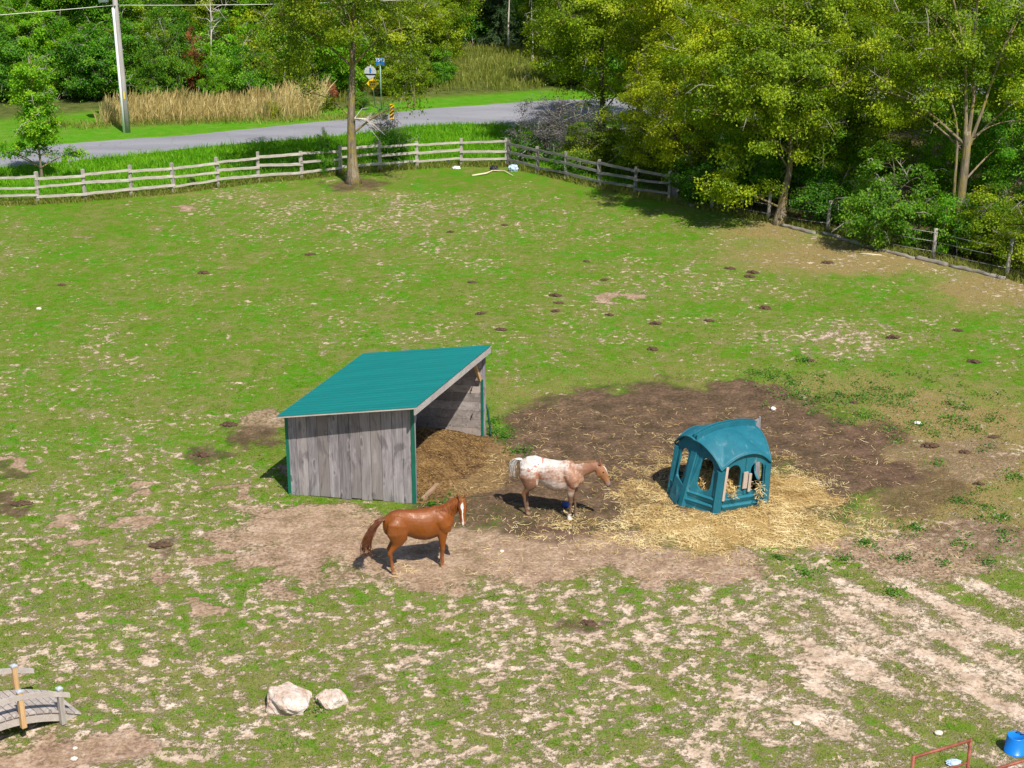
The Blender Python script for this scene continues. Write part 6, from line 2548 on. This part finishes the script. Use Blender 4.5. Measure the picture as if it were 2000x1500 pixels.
bushes = [
    ("leafy_bush", BA, gp_(1735, 482), .4, (1.25, 1.0, 1.30), L_BRIGHT, BARKD, "bright green rounded bush growing through the wire fence"),
    ("leafy_bush", BB, gp_(1860, 492), 1.4, (1.25, 1.0, 1.35), L_GREEN, BARKD, "dense green bush beneath the forked tree"),
    ("leafy_bush", BA, gp_(1925, 505), 2.3, (1.05, 1.0, .95), L_OLIVE, BARKD, "olive-yellow bush above the leaning square fence post"),
    ("leafy_bush", BA, gp_(2010, 530), 4.3, (1.1, 1.0, .95), L_SHADY, BARKD, "olive bush at the right edge behind the last wire fence post"),
    ("leafy_bush", BB, gp_(1630, 440), 3.3, (1.2, 1.0, 1.2), L_DEEP, BARKD, "dark bush between leaning tree and bright green bush"),
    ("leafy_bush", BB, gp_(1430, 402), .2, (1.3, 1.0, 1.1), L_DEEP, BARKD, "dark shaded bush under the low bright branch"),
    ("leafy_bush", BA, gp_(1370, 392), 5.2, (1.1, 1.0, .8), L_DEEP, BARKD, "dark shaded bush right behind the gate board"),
    ("leafy_bush", BA, gp_(1245, 348), 2.0, (1.2, 1.0, 1.05), L_OLIVE, BARKD, "olive bush filling in behind the end of the shaded rail fence"),
    ("leafy_bush", BA, gp_(1165, 336), 3.9, (1.15, 1.0, 1.0), L_SHADY, BARKD, "dull olive bush behind the middle of the shaded rail fence"),
    ("twiggy_bush", BT, gp_(1060, 318), .5, (1.05, 1.0, 1.12), L_GREY, BARKD, "thin dark twiggy bush at the fence corner, road showing through"),
    ("twiggy_bush", BT, gp_(1118, 325), 2.5, (1.0, 1.0, 1.0), L_GREY, BARKD, "sparse dark bush right of the corner bush before the white gravel"),
    ("leafy_bush", BB, gp_(1040, 316), 1.0, (.9, .9, .9), L_GREEN, BARKD, "low green bush at the foot of the thin twiggy corner bush"),
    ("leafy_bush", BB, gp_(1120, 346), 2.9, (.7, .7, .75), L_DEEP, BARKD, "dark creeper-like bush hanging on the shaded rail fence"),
    ("leafy_bush", BB, gp_(772, 312), 4.0, (.95, .8, .95), L_GREEN, BARKD, "green bush by the fence just right of the mossy trunk"),
    ("twiggy_bush", BT, gp_(756, 300), 4.7, (.62, .62, .85), L_GREY, BARKD, "bare grey twiggy bush right of the mossy trunk before the road"),
    ("leafy_bush", BA, gp_(634, 344), 5.8, (.28, .28, .72), L_GREEN, BARKD, "slim dark bush on the fence left of the mossy trunk"),
    ("leafy_bush", BB, gp_(374, 371), .9, (.16, .16, .35), L_BRIGHT, BARKD, "small weed-like bush at the foot of the sunlit fence"),
]
for a in bushes:
    place(*a, cat="bush")

# --- sapling in front at the left, road behind it
SAP = make_tree(41, 5.2, .05, [(0, 0, 2.4, .75, .75, 1.1, 1), (0, 0, 3.6, .62, .62, .9, 1.1), (-1.1, 0, 1.15, .7, .35, .22, 2.0), (1.0, 0, 1.05, .6, .35, .2, 2.0), (-.5, 0, 4.1, .35, .3, .35, 1.2), (0, 0, 1.4, .6, .5, .4, 1)],
                125, 130, .085, .28, trunk_pts=[(0, 0, -.2), (.02, 0, 1.5), (.0, 0, 3.0), (.08, 0, 5.1)], limbs=24)
place("young_tree", SAP, (at(82, 352).x, at(82, 352).y), 0, 1.26, L_MAPLE, BARK, "slender young tree with reddish top growing on the verge at the left")

# --- woods over the road, left
left = [
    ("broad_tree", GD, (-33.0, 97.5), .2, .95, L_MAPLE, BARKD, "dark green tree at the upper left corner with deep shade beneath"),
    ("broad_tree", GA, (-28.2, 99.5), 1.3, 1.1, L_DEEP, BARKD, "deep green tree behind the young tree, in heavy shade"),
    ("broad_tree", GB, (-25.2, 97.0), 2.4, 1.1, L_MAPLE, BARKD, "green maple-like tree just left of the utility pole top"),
    ("broad_tree", GC, (-29.0, 95.0), 3.5, .80, L_MAPLE, BARKD, "low hanging green tree right above the shaded lawn"),
    ("broad_tree", GD, (-20.0, 101.0), 4.6, 1.0, L_OLIVE, BARKD, "olive tree directly behind the utility pole"),
    ("broad_tree", GC, (-22.2, 97.2), 5.4, .72, L_DEEP, BARKD, "dark low tree behind the left end of the golden grass"),
    ("broad_tree", GA, (-14.2, 100.5), .9, 1.05, L_MAPLE, BARKD, "green tree behind the pale dead tree"),
    ("broad_tree", GC, (-12.6, 97.4), 2.0, .80, L_GREEN, BARKD, "green rounded tree behind the tallest golden grass"),
    ("broad_tree", GB, (-9.4, 100.5), 3.1, 1.0, L_OLIVE, BARKD, "olive tree seen left of the mossy trunk across the road"),
    ("broad_tree", GD, (-16.8, 108.0), 4.4, 1.0, L_YEL, BARKD, "yellow-green tall tree behind the pale dead tree's top"),
    ("broad_tree", GA, (-24.0, 108.0), 5.1, 1.1, L_MAPLE, BARKD, "tall green tree deep in the left wood behind the pole"),
    ("broad_tree", GB, (-36.5, 102.0), 2.8, 1.1, L_MAPLE, BARKD, "tall green tree beyond the upper left corner"),
    ("broad_tree", GA, (-31.5, 108.0), .1, 1.1, L_OLIVE, BARKD, "olive tree far back in the upper left wood"),
    ("broad_tree", GC, (-5.8, 99.0), 4.0, .78, L_OLIVE, BARKD, "low olive tree behind the road signs"),
    ("broad_tree", GB, (-4.4, 106.3), 1.2, .95, L_OLIVE, BARK, "tree with a visible grey trunk at the left of the meadow clearing"),
    ("broad_tree", GA, (-8.2, 109.0), 2.5, 1.05, L_MAPLE, BARKD, "green tree behind the signs and the mossy tree crown"),
    ("broad_tree", GD, (1.8, 124.0), 5.7, 1.0, L_MAPLE, BARKD, "bright green tree at the back of the meadow clearing"),
    ("broad_tree", GB, (5.2, 112.0), 3.7, 1.0, L_GREEN, BARKD, "green tree at the right side of the meadow clearing"),
    ("broad_tree", GA, (-6.0, 122.0), .6, 1.1, L_MAPLE, BARKD, "tall green tree behind the clearing's conifers"),
    ("broad_tree", GC, (9.5, 104.0), 1.7, 1.0, L_OLIVE, BARKD, "olive tree across the road behind the right-hand wood"),
    ("conifer", CA, (-3.2, 118.0), 0, 1.0, L_CONIF, BARKD, "dark conifer in the middle of the clearing's back edge"),
    ("conifer", CA, (-1.0, 115.5), 1.1, .85, L_CONIF, BARKD, "shorter dark conifer at the clearing's back edge, left of the pale trunk"),
    ("conifer", CA, (1.9, 117.5), 2.3, .95, L_CONIF, BARKD, "dark conifer right of the pale thin trunk in the clearing"),
    ("broad_tree", GD, (-12.0, 118.0), 2.2, 1.1, L_GREEN, BARKD, "deep green tree far behind the mossy tree"),
    ("broad_tree", GB, (13.5, 112.0), 4.9, 1.1, L_MAPLE, BARKD, "green tree far back beyond the right-hand wood"),
]
for a in left:
    place(*a)
# understory that closes the wood to the ground
BU = make_tree(24, 5.0, .07, [(0, 0, 2.5, 2.0, 1.8, 2.3, 1), (1.0, -.2, 1.3, 1.3, 1.2, 1.2, 1), (-1.1, .1, 1.4, 1.3, 1.2, 1.3, 1)], 150, 150, .12, .52, limbs=10)
under = [
    ((10, 196), 1.0, L_DEEP, "shaded bush at the far left edge behind the young tree"), ((75, 192), 1.1, L_MAPLE, "sunlit bush behind the top of the young tree"),
    ((135, 188), 1.0, L_DEEP, "dark bush behind the shaded lawn at the left"), ((185, 196), .95, L_DEEP, "dark bush just left of the golden grass"),
    ((235, 190), 1.05, L_GREEN, "green bush directly behind the utility pole"), ((275, 178), 1.1, L_OLIVE, "olive bush left of the tall bright bush"),
    ((455, 180), 1.05, L_MAPLE, "tall bush between the pale dead tree and the broad green bush"), ((560, 185), 1.1, L_OLIVE, "tall olive bush behind the tallest golden grass"),
    ((610, 182), 1.0, L_GREEN, "green bush behind the golden grass right end"), ((670, 186), 1.0, L_MAPLE, "bush behind the mossy trunk across the road"),
    ((730, 165), 1.0, L_OLIVE, "tall olive bush behind the yellow diamond sign"), ((345, 160), 1.2, L_OLIVE, "olive bush behind the tall bright bush"),
    ((100, 165), 1.2, L_GREEN, "bush deep in the left wood behind the shaded lawn"), ((30, 165), 1.2, L_MAPLE, "bush deep in the wood at the far left edge"),
    ((205, 165), 1.2, L_MAPLE, "bush deep in the wood left of the utility pole"), ((500, 160), 1.2, L_YEL, "yellow-green bush deep in the wood over the golden grass"),
    ((415, 150), 1.2, L_GREEN, "bush deep in the wood behind the dead tree"), ((610, 150), 1.2, L_OLIVE, "bush deep in the wood left of the mossy tree crown"),
    ((690, 140), 1.2, L_GREEN, "bush deep in the wood behind the mossy tree crown"), ((795, 140), 1.1, L_OLIVE, "olive bush left of the grey trunk by the clearing"),
    ((850, 110), 1.2, L_GREEN, "green bush behind the grey trunk by the clearing"), ((1080, 110), 1.2, L_OLIVE, "olive bush at the right side of the meadow clearing"),
    ((1100, 165), 1.1, L_OLIVE, "olive bush over the road at the right end of the mown strip"), ((270, 120), 1.4, L_MAPLE, "tree-like bush high in the wood right of the pole"),
    ((160, 120), 1.4, L_GREEN, "tree-like bush high in the wood left of the pole"), ((560, 120), 1.4, L_YEL, "tree-like yellowish bush left of the mossy tree"),
    ((1180, 175), 1.2, L_GREEN, "green bush across the road behind the overhanging tree"), ((1290, 170), 1.2, L_OLIVE, "olive bush across the road behind the stop sign"),
    ((920, 84), 1.2, L_DEEP, "dark bush beneath the clearing's conifers"), ((1010, 80), 1.1, L_GREEN, "green bush behind the slim pale trunk"),
]
for k, (p, sc, lm, lab) in enumerate(under):
    place("leafy_bush", BU, gp_(*p), k * 1.3, sc, lm, BARKD, lab, "bush")
place("leafy_bush", BA, gp_(330, 196), .3, (1.05, 1.0, 1.75), L_BRIGHT, BARKD, "tall bright green bush rising behind the golden grass", "bush")
place("leafy_bush", BB, gp_(300, 203), 1.3, (.95, .9, .9), L_BRIGHT, BARKD, "low yellow-green bush at the foot of the tall bright bush", "bush")
place("leafy_bush", BA, gp_(386, 178), 2.3, (.5, .5, 1.25), L_RED, BARKD, "rust red shrub between the green bushes behind the golden grass", "bush")
place("leafy_bush", BA, gp_(425, 196), 3.3, (.65, .65, .95), L_MAPLE, BARKD, "green bush right of the rust red shrub", "bush")
place("leafy_bush", BA, gp_(505, 193), 4.3, (1.25, 1.0, 1.35), L_GREEN, BARKD, "broad green bush behind the middle of the golden grass", "bush")
place("leafy_bush", BB, gp_(640, 205), 5.3, (.45, .45, .8), L_RED, BARKD, "small reddish shrub left of the mossy trunk across the road", "bush")
place("leafy_bush", BA, gp_(790, 182), .8, (1.2, 1.0, .95), L_OLIVE, BARKD, "olive bush behind the blue number sign", "bush")
place("leafy_bush", BB, gp_(705, 212), 1.8, (.7, .6, .6), L_BRIGHT, BARKD, "low bright green bush at the foot of the yellow diamond sign", "bush")
place("leafy_bush", BA, gp_(850, 168), 3.8, (.9, .8, .75), L_GREEN, BARKD, "green bush at the foot of the grey trunk by the clearing", "bush")
place("leafy_bush", BB, gp_(535, 232), 2.1, (.45, .4, .6), L_YEL, BARKD, "small yellow-green bush in front of the golden grass", "bush")
# dead pale tree and bare snag
DEAD = make_tree(51, 8.5, .10, [(.3, 0, 7.0, 1.4, 1.0, 2.0, 1), (0, 0, 4.6, 1.0, .8, 1.4, .6)], 46, 1, .05, .5, trunk_pts=[(0, 0, -.2), (.15, 0, 2.5), (.35, 0, 5.0), (.2, 0, 8.4)], bare=.96, limbs=16)
place("dead_tree", DEAD, gp_(412, 186), 0, .95, L_OLIVE, BARKP, "pale leafless dead tree standing before the green wood", "tree")
place("dead_tree", DEAD, (-28.4, 93.5), 2.0, .6, L_OLIVE, BARKP, "small grey leafless tree behind the young tree at the left", "tree")
# thin pale trunk in the clearing
PT = make_tree(52, 9, .09, [(0, 0, 7.2, 1.6, 1.6, 1.8, 1)], 60, 120, .14, .55, limbs=8)
place("slim_tree", PT, gp_(993, 98), 0, 1.0, L_GREEN, BARKP, "slim tree with a pale pinkish trunk in the clearing")
place("slim_tree", PT, gp_(1040, 118), 1.4, .8, L_MAPLE, BARKP, "slim pale-stemmed tree at the right end of the clearing")
# dead snag twigs on the mossy trunk's right side are part of that tree
mb = MB()
rs = random.Random(77)
b0 = Vector((.2, -.25, 3.1))
for k in range(7):
    d = Vector((rs.uniform(.6, 1.6), rs.uniform(-.5, .2), rs.uniform(-1.1, .5)))
    m_ = b0 + d * .5 + Vector((0, 0, rs.uniform(.05, .25)))
    mb.tube([b0, m_, b0 + d], [.028, .018, .006], 5, caps=False)
    for j in range(2):
        e2 = m_ + Vector((rs.uniform(.2, .6), rs.uniform(-.2, .2), rs.uniform(-.5, .3)))
        mb.tube([m_, e2], [.012, .004], 4, caps=False)
root1 = [o for o in bpy.data.objects if o.name.startswith("tall_tree")][0]
mb.build("dead_twigs", BARKP, root1)
